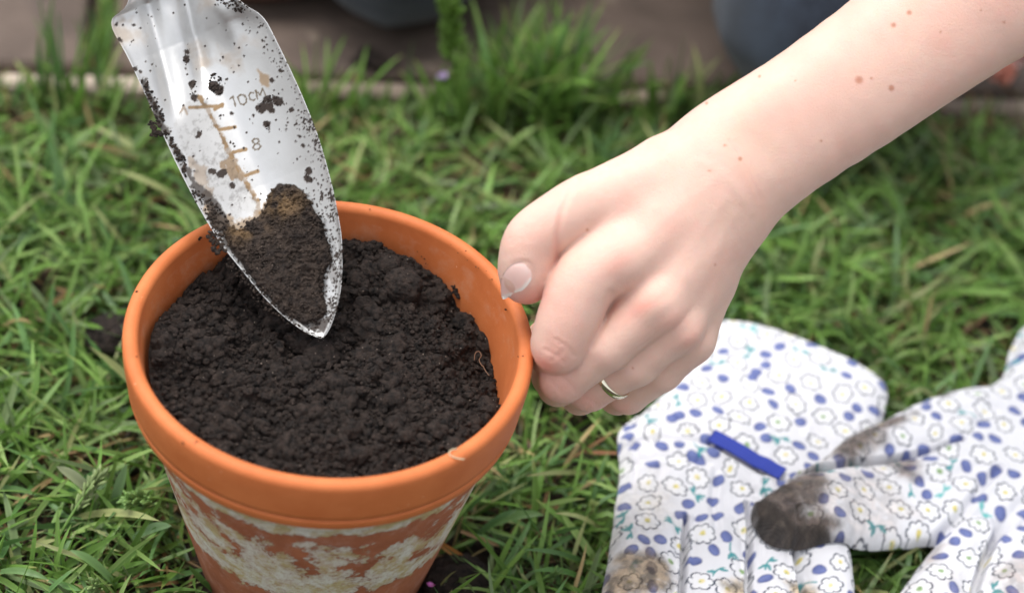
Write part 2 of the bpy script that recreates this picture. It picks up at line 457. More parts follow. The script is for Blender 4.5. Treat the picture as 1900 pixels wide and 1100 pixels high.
def clod(px, py, zc, r, label, squash=.8, seed=1, mat=None):
    c = onz(px, py, zc)
    V, T = ICO[3]
    d = 1+.18*fbm(V*1.3+seed*7, seed, 3)+.13*fbm(V*4+seed, seed+5, 3, .6, ridged=True)
    V = V*d[:, None]*r; V[:, 2] *= squash
    cv = RNG.normal(size=(90, 3)); cv /= np.linalg.norm(cv, axis=1)[:, None]; cv[:, 2] = abs(cv[:, 2])
    cr = crumbs(cv*r*np.array([1, 1, squash])*.98, RNG.uniform(.03, .09, 90), 1, .5, seed)
    V, Fc = join([(V, T), cr])
    tag(mesh('soil_clod', V+c, Fc, mat or M_SOIL, loc=c-[0, 0, r*squash*.7]), label, 'soil clod', 'soil clods in and around the pot')
clod(597, 660, 12.35, .72, 'large dark clod lying in the pot soil just below the trowel tip', .75, 1)
clod(747, 530, 12.95, .80, 'round dark clod against the inside of the pot wall, upper side of the soil', .85, 2)
clod(722, 495, 12.95, .50, 'small soil clod just above the round clod at the pot wall', .85, 3)
clod(668, 520, 12.75, .52, 'soil clod beside the right edge of the trowel blade', .8, 4)
clod(205, 622, 1.7, 1.15, 'blurred dark clod of earth lying in the grass left of the pot', .6, 5)
clod(850, 1085, .9, 1.5, 'dark earth clod in the grass beside the lower right side of the pot', .35, 6)

# little things on the pot
def stick(o_name, pts, r, col, label, cat, rough=.8, nseg=7):
    m = Mt(o_name+'_fibre'); m.set(Base_Color=col, Roughness=rough)
    V, Fc = tube(spline(pts, 6), r, nseg)
    tag(mesh(o_name, V, Fc, m.m, loc=pts[0]), label, cat); return m.m
def sp3(pp, z): return [onz(x, y, z + (dz if len(q) == 3 else 0)) for q in pp for (x, y, dz) in [q if len(q) == 3 else (*q, 0)]]
stick('rootlet', sp3([(880, 668, -.05), (882, 655, .15), (889, 652, .2), (893, 660, .15), (889, 668, .05), (895, 680, .02)], 12.15), .016, (.20, .10, .055), 'thin curled tan rootlet on the soil near the right inner wall of the pot', 'root')
stick('rootlet', sp3([(896, 678, 0), (901, 688, .1), (908, 697, .05)], 12.1), .016, (.20, .11, .065), 'short straight tan rootlet fragment below the curled one', 'root')
stick('plant_fluff', sp3([(848, 832, .02), (838, 834, .12), (833, 840, .1), (838, 846, .05), (850, 850, .02), (862, 852, .02)], RZ+.27), .022, (.55, .50, .34), 'tiny pale curled plant fibre stuck on the front right of the pot lip', 'plant fibre')
# crumbs stuck on rim and inner wall
pts, rad = [], []
def stuck(px, py, n, spread, r0):
    # find wall point under the pixel: lip top or inner cone
    th = np.linspace(-np.pi, np.pi, 1440)
    best = None
    for rad_, z in [(7.69+.31*math.cos(t), RZ+.31*math.sin(t)) for t in np.linspace(0, math.pi, 7)]+[(r_in(zz)-.0, zz) for zz in np.arange(RZ-.2, RZ-2.4, -.15)]:
        Q = np.stack([rad_*np.cos(th), rad_*np.sin(th), 0*th+z], 1)
        X_, Y_, D_ = proj(Q); d = (X_-px)**2+(Y_-py)**2+(D_*.0)
        if rad_ < 7.4: d = d + np.where(Q[:, 1] < -3, 1e6, 0)
        k = d.argmin()
        if best is None or d[k] < best[0]: best = (d[k], Q[k])
    for _ in range(n):
        g = RNG.normal(size=3)*spread
        q = best[1] - FW*.02 + g - FW*(g@FW)
        pts.append(q); rad.append(RNG.uniform(.5, 1)*r0)
stuck(847, 540, 16, .10, .10); stuck(851, 550, 10, .07, .09); stuck(843, 530, 5, .05, .06)
stuck(255, 542, 2, .03, .07); stuck(968, 660, 5, .07, .05); stuck(940, 572, 5, .06, .05); stuck(371, 445, 3, .05, .08)
stuck(256, 660, 1, .02, .04); stuck(341, 820, 2, .03, .05); stuck(365, 820, 3, .04, .05); stuck(687, 387, 1, .02, .05); stuck(816, 523, 3, .08, .06)
for q in ((862, 470), (874, 480), (887, 492), (900, 507), (833, 455), (770, 468), (755, 466), (784, 478), (792, 496), (912, 522)): stuck(*q, 2, .08, .03)
V, Fc = crumbs(np.array(pts), np.array(rad), 1, .6, 77)
tag(mesh('soil_specks', V, Fc, M_SOIL, loc=(0, 0, RZ)), 'specks and crumbs of dark soil stuck to the pot lip and inner wall', 'soil', kind='stuff')

# ================================================================== trowel
TIP = np.array([598., 627.]); AX = np.array([-268., -627.])/681.9; PX = np.array([-AX[1], AX[0]])   # PX: towards photo right
def st(p): d = np.asarray(p, float)-TIP; return d@AX, d@PX
Lp = [(598,628),(580,622),(560,612),(530,590),(500,562),(474,533),(450,503),(428,476),(410,452),(385,413),(362,372),(340,330),(315,278),(290,222),(262,160),(235,103),(214,66),(207,48),(209,34),(220,25),(232,14),(238,2),(240,-12),(238,-40),(232,-80)]
Rp = [(598,628),(607,618),(616,600),(625,572),(632,540),(635,505),(635,460),(632,425),(622,370),(608,312),(590,252),(566,190),(542,136),(520,90),(504,58),(494,40),(480,25),(462,14),(446,2),(434,-14),(424,-40),(410,-80)]
Ls = spline(Lp, 5); Rs = spline(Rp, 5)
NS, NV = 420, 130
def resample(c, n):
    d = np.concatenate([[0], np.cumsum(np.linalg.norm(np.diff(c, axis=0), axis=1))]); d /= d[-1]
    t = np.linspace(0, 1, n)
    return np.stack([np.interp(t, d, c[:, 0]), np.interp(t, d, c[:, 1])], 1)
# rows pair the two edges at the same station along the axis
def edge_t(c, s):
    ss, tt = st(c); ss = np.maximum.accumulate(ss+np.arange(len(ss))*1e-4); return np.interp(s, ss, tt)
s_max = st((320, -62))[0]
row_s = np.concatenate([np.linspace(0, 1, 40)**1.6*40, np.linspace(40, s_max, NS-39)[1:]])
tl, tr = edge_t(Ls, row_s), edge_t(Rs, row_s)
def blade_depth(s, t):
    """depth (cm) of the inner face at axis station s, cross offset t, both in photo px; 47 px is about 1 cm"""
    a, b = edge_t(Ls, s), edge_t(Rs, s); hw = np.maximum((b-a)/2, 4.0); mid = (a+b)/2
    v = np.clip((t-mid)/hw, -1, 1)
    D0 = 74.3+ (s/47)*.055
    deep = 1.5*np.clip(hw/125, 0, 1)**1.3*(1-sstep(560, 720, s)*.25)
    trough = deep*(1-(np.sqrt(v*v+.004))**1.4)
    # stamped flutes near the neck
    def fl(p0, p1, w_, amp):
        s0, t0 = st(p0); s1, t1 = st(p1)
        tc = t0+(t1-t0)*(s-s0)/(s1-s0)
        f = sstep(min(s0, s1)-10, min(s0, s1)+75, s)
        return amp*f*np.exp(-((t-tc)/w_)**2)
    D = D0+trough
    D = D - fl((385, 175), (345, -10), 15, -.34) - fl((330, 230), (272, 0), 15, -.30) - fl((368, 140), (300, -10), 20, .22) - fl((450, 110), (385, -20), 24, .22)
    return D
Sg = np.repeat(row_s, NV); vg = np.tile(np.linspace(0, 1, NV), len(row_s))
Tg = np.repeat(tl, NV)+vg*np.repeat(tr-tl, NV)
pxg = TIP+Sg[:, None]*AX+Tg[:, None]*PX
Dg = blade_depth(Sg, Tg)
# rolled lip on both long edges
ev = np.minimum(vg, 1-vg)*np.repeat(tr-tl, NV)
Vin = P(pxg[:, 0], pxg[:, 1], Dg-.05*np.exp(-(ev/4)**2))
Vout = P(pxg[:, 0], pxg[:, 1], Dg+.13)
nrow = len(row_s)
fi = grid_faces(nrow, NV)
no = nrow*NV
rim_i = np.concatenate([np.arange(nrow)*NV, (nrow-1)*NV+np.arange(1, NV), np.arange(nrow-2, -1, -1)*NV+NV-1, np.arange(NV-2, -1, -1)])
rf = np.stack([rim_i[:-1], rim_i[1:], rim_i[1:]+no, rim_i[:-1]+no], 1)

# painted dirt film and specks, and a grey reflection, on the metal (mask .r dark soil and that reflection, .g tan clay, .b metal tone)
N3 = xyz(Sg/47, Tg/47)
px_, py_ = pxg[:, 0], pxg[:, 1]
def blob(pts, soft=4, rough=7, sc=3.0, seed=0):
    d = poly_sdf(pxg, pts)+rough*fbm(N3*sc, 40+seed, 4, .6)
    return 1-sstep(-soft*.5, soft*.5, d)
def dots(pts, seed=0):
    o = np.zeros(len(pxg))
    for (x, y, r) in pts:
        d = np.hypot(px_-x, py_-y)-r*.8+r*1.1*fbm(N3*(30/max(r, 4)), 60+seed, 4, .6); o = np.maximum(o, 1-sstep(-1.2, 1.2, d))
    return o
dark = np.zeros(len(pxg)); tan = np.zeros(len(pxg))
heap_poly = [(497,362),(515,343),(545,343),(566,362),(582,385),(596,408),(604,432),(613,455),(614,482),(604,500),(597,522),(600,545),(606,572),(600,590),(585,600),(560,598),(535,588),(505,560),(478,528),(450,492),(430,468),(415,440),(425,418),(445,428),(462,412),(478,405),(490,392)]
dark = np.maximum(dark, blob(heap_poly, 4, 6, 2.4, 1))
left_wall = [(258,148),(270,150),(300,215),(318,258),(345,300),(352,330),(392,360),(415,385),(432,420),(438,470),(408,446),(392,420),(372,372),(350,330),(322,270),(296,240)]
dark = np.maximum(dark, .9*blob(left_wall, 5, 13, 3.2, 2))
dark = np.maximum(dark, dots([(398,156,17),(406,168,10),(360,180,9),(359,155,9),(345,112,8),(348,98,6),(500,185,14),(505,205,15),(490,200,12),(515,190,12),(494,232,7),(500,240,7),(345,128,4),
    (430,210,5),(409,221,4),(222,73,6),(216,46,4),(575,320,8),(572,332,8),(548,262,4),(562,270,4),(555,253,4),(410,320,9),(395,318,8),(432,345,7),(372,250,6),(365,255,5),(248,48,4),(250,128,6),(262,134,6),(520,132,4),(505,150,5),(540,205,5),(470,215,3),(530,240,4)], 3))
# splatter grows denser to the right edge and the tip
dens = .014+.12*sstep(.72, 1, vg)*(1-sstep(330, 520, Sg))+.16*sstep(.8, 1, vg)+.26*(1-sstep(40, 300, Sg))+.10*sstep(.0, .25, 1-vg)*0
cell = 5.0
i, j = np.floor(Sg/cell), np.floor((Tg+400)/cell)
for q in range(2):
    gi, gj = np.floor(Sg/cell+q*.5), np.floor((Tg+400)/cell+q*.5)
    h1 = _hash(gi.astype(np.int64), gj.astype(np.int64), gi.astype(np.int64)*0+q, 5); h2 = _hash(gi.astype(np.int64), gj.astype(np.int64), gi.astype(np.int64)*0+q, 6); h3 = _hash(gi.astype(np.int64), gj.astype(np.int64), gi.astype(np.int64)*0+q, 7)
    d = np.hypot(Sg/cell+q*.5-gi-.3-.4*h2, ((Tg+400)/cell+q*.5-gj-.3-.4*h3))
    patch = .55+1.3*sstep(-.2, .45, fbm(N3*1.1, 90, 3))
    clear = ((px_ > 418) & (px_ < 494) & (py_ > 155) & (py_ < 203)) | ((px_ > 460) & (px_ < 492) & (py_ > 250) & (py_ < 286))
    dark = np.maximum(dark, (~clear)*(h1 < dens*patch)*(1-sstep(.15+.3*h2, .28+.3*h2, d+.16*vnoise(N3*9, 8))))
tip_mud = (1-sstep(25, 190, Sg))*sstep(-.15, .25, fbm(N3*2.2, 91, 4, .6)+.06)
dark = np.maximum(dark, .92*tip_mud*sstep(6, 12, ev))
tip_band = [(598,520),(612,505),(618,540),(612,580),(600,600),(585,600),(596,570)]
# clay film, ruler line, ticks and lettering
def stroke(pts, w_, seed=0, ragged=.35):
    d = line_dist(pxg, pts)
    return 1-sstep(w_*.6, w_*1.25, d+w_*ragged*fbm(N3*8, 100+seed, 3))
tan = np.maximum(tan, stroke([(370,180),(392,215),(412,255),(432,295),(455,335),(476,372),(484,395)], 4.2, 1, 1.0)*(.55+.45*sstep(-.3, .3, fbm(N3*4, 98, 3))))
tan = np.maximum(tan, stroke([(352,200),(412,197)], 3.6, 2)*.9)
for a_, b_ in (((398,203),(413,194)), ((408,241),(436,236)), ((433,283),(456,277)), ((455,326),(478,318))): tan = np.maximum(tan, stroke([a_, b_], 3.6, 3))
glyph = [ [(427,184),(432,179),(437,197)], [(441,180),(447,176),(453,177),(457,183),(457,190),(452,195),(446,193),(441,180)],
          [(471,173),(465,172),(462,178),(464,185),(470,187),(474,184)], [(478,184),(474,168),(483,177),(487,164),(493,179)],
          [(474,268),(470,265),(468,261),(472,258),(478,258),(481,262),(477,267),(472,269),(469,274),(473,278),(480,277),(484,272),(481,268),(476,267)],
          [(335,208),(342,198),(347,212)] ]
ink = np.zeros(len(pxg))
for g in glyph[:5]: ink = np.maximum(ink, stroke(g, 1.5, 5, .1))
tan = np.maximum(tan, .5*sstep(.05, .5, fbm(N3*1.0, 95, 4)+.25*sstep(430, 640, Sg)-.25)*sstep(300, 560, Sg)*sstep(0,.3,1-vg))
tan = np.maximum(tan, .8*blob([(478,130),(498,140),(500,165),(484,160)], 5, 5, 4, 6))
tan = np.maximum(tan, .8*blob([(405,295),(428,290),(448,312),(455,332),(432,330),(412,315)], 6, 16, 6, 7))
tan = np.maximum(tan, .6*stroke([(335,208),(342,198),(347,212)], 2.5, 8))
tan = np.maximum(tan, .75*blob([(372,372),(400,385),(430,405),(470,398),(492,380),(500,400),(470,425),(430,440),(395,415)], 8, 16, 4, 9))
tan = np.maximum(tan, .55*blob([(345,290),(372,300),(400,350),(392,372),(360,340)], 8, 18, 4, 10))
painted_reflection = blob([(325,205),(372,185),(400,215),(440,300),(478,385),(440,405),(395,372),(345,290)], 14, 16, 2, 12)*(.20+.34*sstep(-.1, .5, fbm(N3*6, 97, 4, .7)))  # grey reflection of the left facet, painted in as dark mottling
dark = np.maximum(dark, painted_reflection)
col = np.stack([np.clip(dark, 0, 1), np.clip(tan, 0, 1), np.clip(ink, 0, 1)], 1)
m = Mt('trowel_aluminium')
a_ = m.sep(m.attr('Col'))
steel = m.mix((.57, .565, .55), (.75, .75, .75), m.noise(.9, 4, .6))
soil = m.mix((.016, .011, .009), (.055, .038, .03), m.noise(7, 5, .7))
clay = m.mix((.20, .12, .055), (.36, .25, .14), m.noise(3, 5, .7))
c = m.mix(steel, clay, m.math('MINIMUM', m.math('MULTIPLY', a_[1], 1.1), 1.0))
c = m.mix(c, (.10, .07, .035), m.math('MULTIPLY', a_[2], .95))
c = m.mix(c, soil, a_[0])  # soil colour also draws the painted grey reflection
cov = m.math('MAXIMUM', m.math('MAXIMUM', a_[0], a_[2]), m.math('MINIMUM', m.math('MULTIPLY', a_[1], 1.15), 1.0))
m.set(Base_Color=c, Metallic=m.math('SUBTRACT', .92, m.math('MULTIPLY', cov, .92)), Roughness=m.math('ADD', m.math('MULTIPLY_ADD', m.noise(5, 5, .7), .25, .28), m.math('MULTIPLY', cov, .45)))
a0b = m.math('MAXIMUM', m.math('SUBTRACT', a_[0], .55), 0.0)
h = m.math('ADD', m.math('MULTIPLY', a0b, 1.6), m.math('MULTIPLY', m.math('MULTIPLY', m.noise(14, 4, .7), a0b), 1.8))
n1 = m.bump(h, .03, .8)
m.bump(m.noise(11, 3, .6), .006, .6, n1)
M_ALU = m.m
tb = P(*TIP, 74.4)
trowel = thing('garden_trowel', tb, 'silver metal garden trowel with a centimetre scale, smeared with soil, dipping into the pot', 'trowel')
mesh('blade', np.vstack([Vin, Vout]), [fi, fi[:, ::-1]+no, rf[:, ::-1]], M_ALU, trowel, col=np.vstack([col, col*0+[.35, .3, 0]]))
# neck, ferrule and handle run on along the axis beyond the picture
def axp(s, t=0, dz=0): q = TIP+AX*s+PX*t; return P(q[0], q[1], blade_depth(np.array([s_max-5.]), np.array([0.]))[0]+dz)
m = Mt('trowel_neck_metal'); m.set(Base_Color=(.8, .79, .77), Metallic=.9, Roughness=.4)
m.bump(m.noise(8, 3), .01, .5)
t0 = float((edge_t(Ls, s_max)+edge_t(Rs, s_max))/2)
neck = [axp(s_, t0*f, .35-q_) for s_, f, q_ in ((s_max-38, 1, .0), (s_max+20, 1, .1), (s_max+70, .95, .5), (s_max+130, .8, .9), (s_max+190, .7, 1.0), (s_max+250, .7, .95))]
V, Fc = tube(spline(neck, 8), np.interp(np.linspace(0, 1, 41), [0, .12, .3, 1], [.25, 1.1, .8, .75]), 28)
mesh('neck', V, Fc, m.m, trowel)
m = Mt('varnished_ash'); c = m.mix((.45, .26, .12), (.6, .38, .2), m.noise(1.2, 5, .6, 2)); m.set(Base_Color=c, Roughness=.45)
hd = [axp(s_, t0*.7, q_) for s_, q_ in ((s_max+240, -.62), (s_max+300, -.6), (s_max+420, -.55), (s_max+560, -.5), (s_max+760, -.4), (s_max+830, -.4))]
V, Fc = tube(spline(hd, 8), np.interp(np.linspace(0, 1, 41), [0, .05, .4, .8, .95, 1], [1.0, 1.25, 1.7, 1.5, 1.3, .5]), 32)
mesh('handle', V, Fc, m.m, trowel)

# soil lying on the blade: thick crumbly heap plus clots
def on_blade(px, py):
    s_, t_ = st(np.stack([px, py], -1)); return blade_depth(s_, t_)
hp = np.array(heap_poly, float)
gx, gy = np.meshgrid(np.arange(395, 640, 1.35), np.arange(325, 625, 1.35), indexing='ij')
g = np.stack([gx.ravel(), gy.ravel()], 1)
q3 = xyz(g[:, 0]/47, g[:, 1]/47)
d = -(poly_sdf(g, hp)+6*fbm(q3*2.6, 41, 4, .6))
hgt = (.10*sstep(-1, 8, d)+.28*sstep(4, 55, d))*sstep(340, 430, g[:, 1]+.25*(g[:, 0]-500))+.035*sstep(-1, 6, d)
nz = .10*fbm(q3*2.6, 43, 3, .6, ridged=True)+.085*fbm(q3*5.5, 44, 2, .65, ridged=True)
D = on_blade(g[:, 0], g[:, 1])-np.where(d > 0, hgt+nz*sstep(0, 10, d), -.06)
V = P(g[:, 0], g[:, 1], D)
Fq = grid_faces(*gx.shape); keep = (d[Fq] > -3).any(1); Fq = Fq[keep]
parts = [(V, Fq[:, ::-1])]
cp, cr = [], []
def clots(poly, n, r0, r1, lift=.02):
    poly = np.asarray(poly, float); lo, hi = poly.min(0), poly.max(0); k = 0
    while k < n:
        c_ = RNG.uniform(lo, hi, (n*3, 2)); c_ = c_[poly_sdf(c_, poly) < 3][:n-k]
        if not len(c_): continue
        r_ = RNG.uniform(r0, r1, len(c_)); dd = -poly_sdf(c_, hp)
        hh = np.where(dd > 0, (.10+.28*sstep(4, 55, dd))*sstep(340, 430, c_[:, 1]+.25*(c_[:, 0]-500))+.035, 0)
        cp.append(P(c_[:, 0], c_[:, 1], on_blade(c_[:, 0], c_[:, 1])-hh-lift)); cr.append(r_); k += len(c_)
clots(heap_poly, 1100, .025, .07, .05); clots(heap_poly, 70, .06, .12, .04)
clots([(262,150),(272,152),(304,222),(296,232)], 70, .035, .075, .03); clots([(300,232),(340,290),(345,330),(325,285)], 70, .03, .07, .03)
clots([(350,345),(400,380),(428,420),(432,455),(408,440),(372,385)], 160, .02, .07)
clots([(388,140),(398,137),(413,155),(411,172),(400,175),(390,160)], 40, .03, .06, .02)
clots([(480,200),(495,180),(515,170),(523,190),(512,205),(490,210)], 26, .02, .05, .01)
clots([(490,228),(500,232),(505,243),(495,240)], 8, .02, .04, .01); clots([(568,312),(578,322),(574,338),(566,326)], 9, .02, .04, .01)
clots([(338,100),(350,110),(345,125)], 6, .02, .04, .01); clots([(352,150),(366,150),(366,185),(354,182)], 12, .02, .04, .01)
clots([(276,228),(292,226),(300,250),(284,254)], 40, .05, .10, .05)
clots([(385,430),(405,440),(420,470),(400,470)], 60, .04, .11, .0)
clots([(425,475),(500,560),(590,612),(580,622),(490,572),(420,490)], 150, .02, .06, .0)
clots([(600,430),(632,430),(632,540),(610,600)], 60, .015, .035, .0)
clots([(400,0),(450,0),(462,18),(448,24),(420,10)], 30, .03, .08, .03)
parts.append(crumbs(np.vstack(cp), np.concatenate(cr), 1, .6, 51))
V, Fc = join(parts)
sx, sy, _d = proj(V)
ct = np.maximum(np.exp(-((sx-526)/34)**2-((sy-378)/24)**2), .9*np.exp(-((sx-452)/36)**2-((sy-428)/20)**2))*sstep(-.35, .3, fbm(V*2.2, 150, 3))
tag(mesh('trowel_soil', V, Fc, M_SOILB, loc=P(520., 470., 75.), col=np.stack([ct, ct, ct], 1)), 'heap and clots of dark brown soil lying in the hollow of the trowel blade', 'soil', kind='stuff')

# ================================================================== cotton gloves
def to_plane(pts, z): return np.array([onz(float(x), float(y), z)[:2] for x, y in pts])
def smooth_poly(pts, z, n=3): return spline(to_plane(pts, z), n, closed=True)
m = Mt('printed_cotton')
c = m.attr('Col')
m.set(Base_Color=c, Roughness=.9)
m.b.inputs['Sheen Weight'].default_value = .08
m.b.inputs['Subsurface Weight'].default_value = .12
m.b.inputs['Subsurface Radius'].default_value = (.004, .004, .004)
def wave(mm, ang, sc):
    mp = mm.n.new('ShaderNodeMapping'); mp.inputs['Rotation'].default_value = (0, 0, ang); mm.l.new(mm.co, mp.inputs[0])
    wv = mm.n.new('ShaderNodeTexWave'); wv.inputs['Scale'].default_value = sc; wv.inputs['Distortion'].default_value = 1.5; wv.inputs['Detail'].default_value = 2
    mm.l.new(mp.outputs[0], wv.inputs[0]); return wv.outputs['Fac']
n1 = m.bump(m.math('ADD', wave(m, .5, 3.1), wave(m, 2.0, 3.1)), .018, .8)
m.bump(m.noise(16, 3, .7), .02, .6, n1)
M_GLOVE = m.m

def print_pattern(xy, seed, shear=None):
    """little outlined flowers, violet berries and teal sprigs printed on white; returns a colour per vertex"""
    rng = np.random.default_rng(seed)
    lo, hi = xy.min(0)-1, xy.max(0)+1
    col = np.tile([.70, .70, .735], (len(xy), 1)).astype(float)
    col *= (1+.03*fbm(xyz(xy[:, 0], xy[:, 1])*.8, seed, 3))[:, None]
    # dart throwing: flowers first, then berries and sprigs in the gaps
    items = []
    def throw(kind, n, r, tries=60):
        for _ in range(n):
            for _t in range(tries):
                p = rng.uniform(lo, hi)
                if all((p[0]-q[1])**2+(p[1]-q[2])**2 > (r+q[3])**2 for q in items): items.append((kind, p[0], p[1], r)); break
    area = (hi-lo).prod()
    throw('f', int(area*.38), .57); throw('b', int(area*.46), .36); throw('s', int(area*.26), .31)
    order = np.argsort(xy[:, 0]); xs = xy[order, 0]
    def near(x, y, r):
        k = order[np.searchsorted(xs, x-r):np.searchsorted(xs, x+r)]
        return k[np.abs(xy[k, 1]-y) < r]
    def put(k, c, a): col[k] = col[k]*(1-a[:, None])+np.array(c)*a[:, None]
    for kind, x, y, r in items:
        k = near(x, y, 1.2)
        if len(k) < 4: continue
        th = rng.uniform(0, 2*np.pi); ca, sa = math.cos(th), math.sin(th)
        dx, dy = xy[k, 0]-x, xy[k, 1]-y
        u, v = ca*dx+sa*dy, -sa*dx+ca*dy
        jit = .012*vnoise(xyz(xy[k, 0], xy[k, 1])*9, seed)
        if kind == 'f':
            sq = rng.uniform(.72, 1); R0 = rng.uniform(.47, .58); npet = rng.integers(6, 9)
            v2 = v/sq; rad = np.hypot(u, v2); an = np.arctan2(v2, u)
            edge = R0*(.70+.34*np.abs(np.cos(an*npet/2))**.55+.06*np.sin(an*2+th))
            d = np.abs(rad-edge+jit)
            put(k, (.77, .77, .79), .7*(1-sstep(-.02, .03, rad-edge)))
            put(k, (.010, .022, .055), .97*(1-sstep(.024, .058, d)))
            cc = rng.choice([0, 1, 2], p=[.55, .2, .25])
            cn = [(.66, .55, .08), (.18, .34, .08), (.72, .62, .25)][cc]
            put(k, cn, .85*(1-sstep(.09, .17, np.hypot(u+.04, v2)+jit*3)))
            put(k, (.10, .22, .05), .8*(1-sstep(.03, .07, np.hypot(u-.04, v2*1.5-.03)+jit*2)))
        elif kind == 'b':
            nb = rng.choice([1, 2], p=[.9, .1])
            for q in range(nb):
                ox, oy = (0, 0) if q == 0 else (.38, .14)
                a_, b_ = rng.uniform(.29, .35), rng.uniform(.23, .28)
                e = np.hypot((u-ox)/a_, (v-oy)/b_)
                sh = .5+.5*np.clip(((u-ox)/a_-(v-oy)/b_)*.5, -1, 1)
                put(k, (.05, .075, .25), .95*(1-sstep(.88, 1.1, e+jit*5)))
                put(k, (.21, .26, .54), .8*(1-sstep(.55, .95, e+.25*vnoise(xyz(u, v)*14, 3)))*sh)
                put(k, (.05, .06, .20), .6*(1-sstep(.06, .16, np.abs(e-.97)))*(1-sh))
        else:
            teal = (.015, .25, .27) if rng.uniform() < .75 else (.10, .45, .44)
            stem = 1-sstep(.026, .06, np.abs(v-.5*u*u))
            put(k, teal, .85*stem*(np.abs(u) < .44))
            for sx, sy, an in ((.22, .17, .7), (.28, -.11, -.6), (-.28, .17, 2.3)):
                if rng.uniform() < .8:
                    c2, s2 = math.cos(an), math.sin(an); uu, vv = c2*(u-sx)+s2*(v-sy), -s2*(u-sx)+c2*(v-sy)
                    e = np.hypot(uu/.22, vv/(.075+.03*(uu < 0)))
                    put(k, teal, .9*(1-sstep(.8, 1.1, e))); 
    return col

def glove(name, outline, comps, z_design, base_fn, label, seed, creases, dirt, pitch=.05, wr=.07):
    out = smooth_poly(outline, z_design)
    lo, hi = out.min(0)-.1, out.max(0)+.1
    X, Y = np.meshgrid(np.arange(lo[0], hi[0], pitch), np.arange(lo[1], hi[1], pitch), indexing='ij')
    q = np.stack([X.ravel(), Y.ravel()], 1)
    wob = .05*fbm(xyz(q[:, 0], q[:, 1])*1.5, seed+1, 3)
    so_ = poly_sdf(q, out)+wob
    h = np.zeros(len(q))
    for poly, H, w_ in comps:
        pl = smooth_poly(poly, z_design)
        d = -(poly_sdf(q, pl, .1)+wob*.6)
        t = np.clip(d/w_, 0, 1)
        h = np.maximum(h, H*np.sqrt(np.clip(1-(1-t)**2, 0, 1)))
    d = -so_
    h = np.maximum(h, .22)*sstep(-.02, .01, d)+0
    h = np.minimum(h, .25+1.6*np.sqrt(np.clip(d, 0, 4)))
    pn_ = xyz(q[:, 0], q[:, 1])
    h = h+1.6*wr*fbm(pn_*.55, seed+2, 3)*sstep(0, .6, d)+.095*fbm(pn_*np.array([1.0, .6, 1]), seed+3, 3, ridged=True)*sstep(0, .5, d)
    for pts, w_, dep in creases:
        dd = line_dist(q, spline(to_plane(pts, z_design), 6))
        h = h-dep*np.exp(-(dd/w_)**2)+dep*.45*np.exp(-((dd-2.2*w_)/w_)**2)
    h = np.maximum(h, .06)
    base = base_fn(q)
    Z = base+h
    inside = so_ < 0
    Fq = grid_faces(*X.shape); keep = inside[Fq].any(1); Fq = Fq[keep]
    # outer ring of vertices drops to the base and snaps to the outline
    used = np.unique(Fq); ring = used[~inside[used]]
    qq = q.copy()
    e = 1e-3
    gxd = (poly_sdf(q[ring]+[e, 0], out)-poly_sdf(q[ring]-[e, 0], out))/(2*e)
    gyd = (poly_sdf(q[ring]+[0, e], out)-poly_sdf(q[ring]-[0, e], out))/(2*e)
    qq[ring] -= so_[ring][:, None]*np.stack([gxd, gyd], 1)
    Z[ring] = base[ring]+.12
    V = np.concatenate([qq, Z[:, None]], 1)
    col = print_pattern(q, seed)
    for poly, soft, dens, tone, sd_ in dirt:
        pl = to_plane(poly, z_design)
        dd = poly_sdf(q, pl, 2.5)
        a = (1-sstep(-soft, soft, dd+soft*1.3*fbm(pn_*1.2, sd_, 5, .62)))
        fine = sstep(.5-dens, .75-dens*.4, .5+.5*fbm(pn_*5, sd_+1, 3, .7)+.1*a)
        al = np.clip(a*(.35+.65*fine+.25*(dens > .9))*min(1, dens*1.5), 0, .96)[:, None]
        clump = sstep(-.25, .45, fbm(pn_*3.1, sd_+9, 4, .65))[:, None]
        col = col*(1-al)+np.array(tone)*(.45+1.0*clump)*(.35+.85*col.mean(1, keepdims=True))*al
    # remap to used vertices, add an underside sheet
    idx = -np.ones(len(q), int); idx[used] = np.arange(len(used))
    Vt, Ft, Ct = V[used], idx[Fq], col[used]
    c0, c1 = Vt[:, :2].min(0), Vt[:, :2].max(0)
    Xb, Yb = np.meshgrid(np.arange(c0[0], c1[0], .4), np.arange(c0[1], c1[1], .4), indexing='ij')
    qb = np.stack([Xb.ravel(), Yb.ravel()], 1); sb = poly_sdf(qb, out)
    Fb = grid_faces(*Xb.shape); Fb = Fb[(sb[Fb] < 0).all(1)]
    Vb = np.concatenate([qb, (base_fn(qb)+.1)[:, None]], 1)
    V2, F2 = np.vstack([Vt, Vb]), [Ft, Fb[:, ::-1]+len(Vt)]
    cc = Vt.mean(0)
    root = thing(name, (cc[0], cc[1], base.min()), label, 'glove', 'pair of printed gardening gloves')
    mesh('fabric', V2, F2, M_GLOVE, root, col=np.vstack([Ct, np.tile([.7, .7, .72], (len(Vb), 1))]))
    return root, (X, Y, Z.reshape(X.shape), (inside).reshape(X.shape))
def sampler(g):
    X, Y, Z, I = g
    x0, y0, p_ = X[0, 0], Y[0, 0], X[1, 0]-X[0, 0]
    def f(q):
        i = np.round((q[:, 0]-x0)/p_).astype(int); j = np.round((q[:, 1]-y0)/p_).astype(int)
        ok = (i >= 0) & (j >= 0) & (i < X.shape[0]) & (j < X.shape[1]); i, j = np.clip(i, 0, X.shape[0]-1), np.clip(j, 0, X.shape[1]-1)
        return np.where(ok & I[i, j], Z[i, j], -99)
    return f
ZG = 2.3
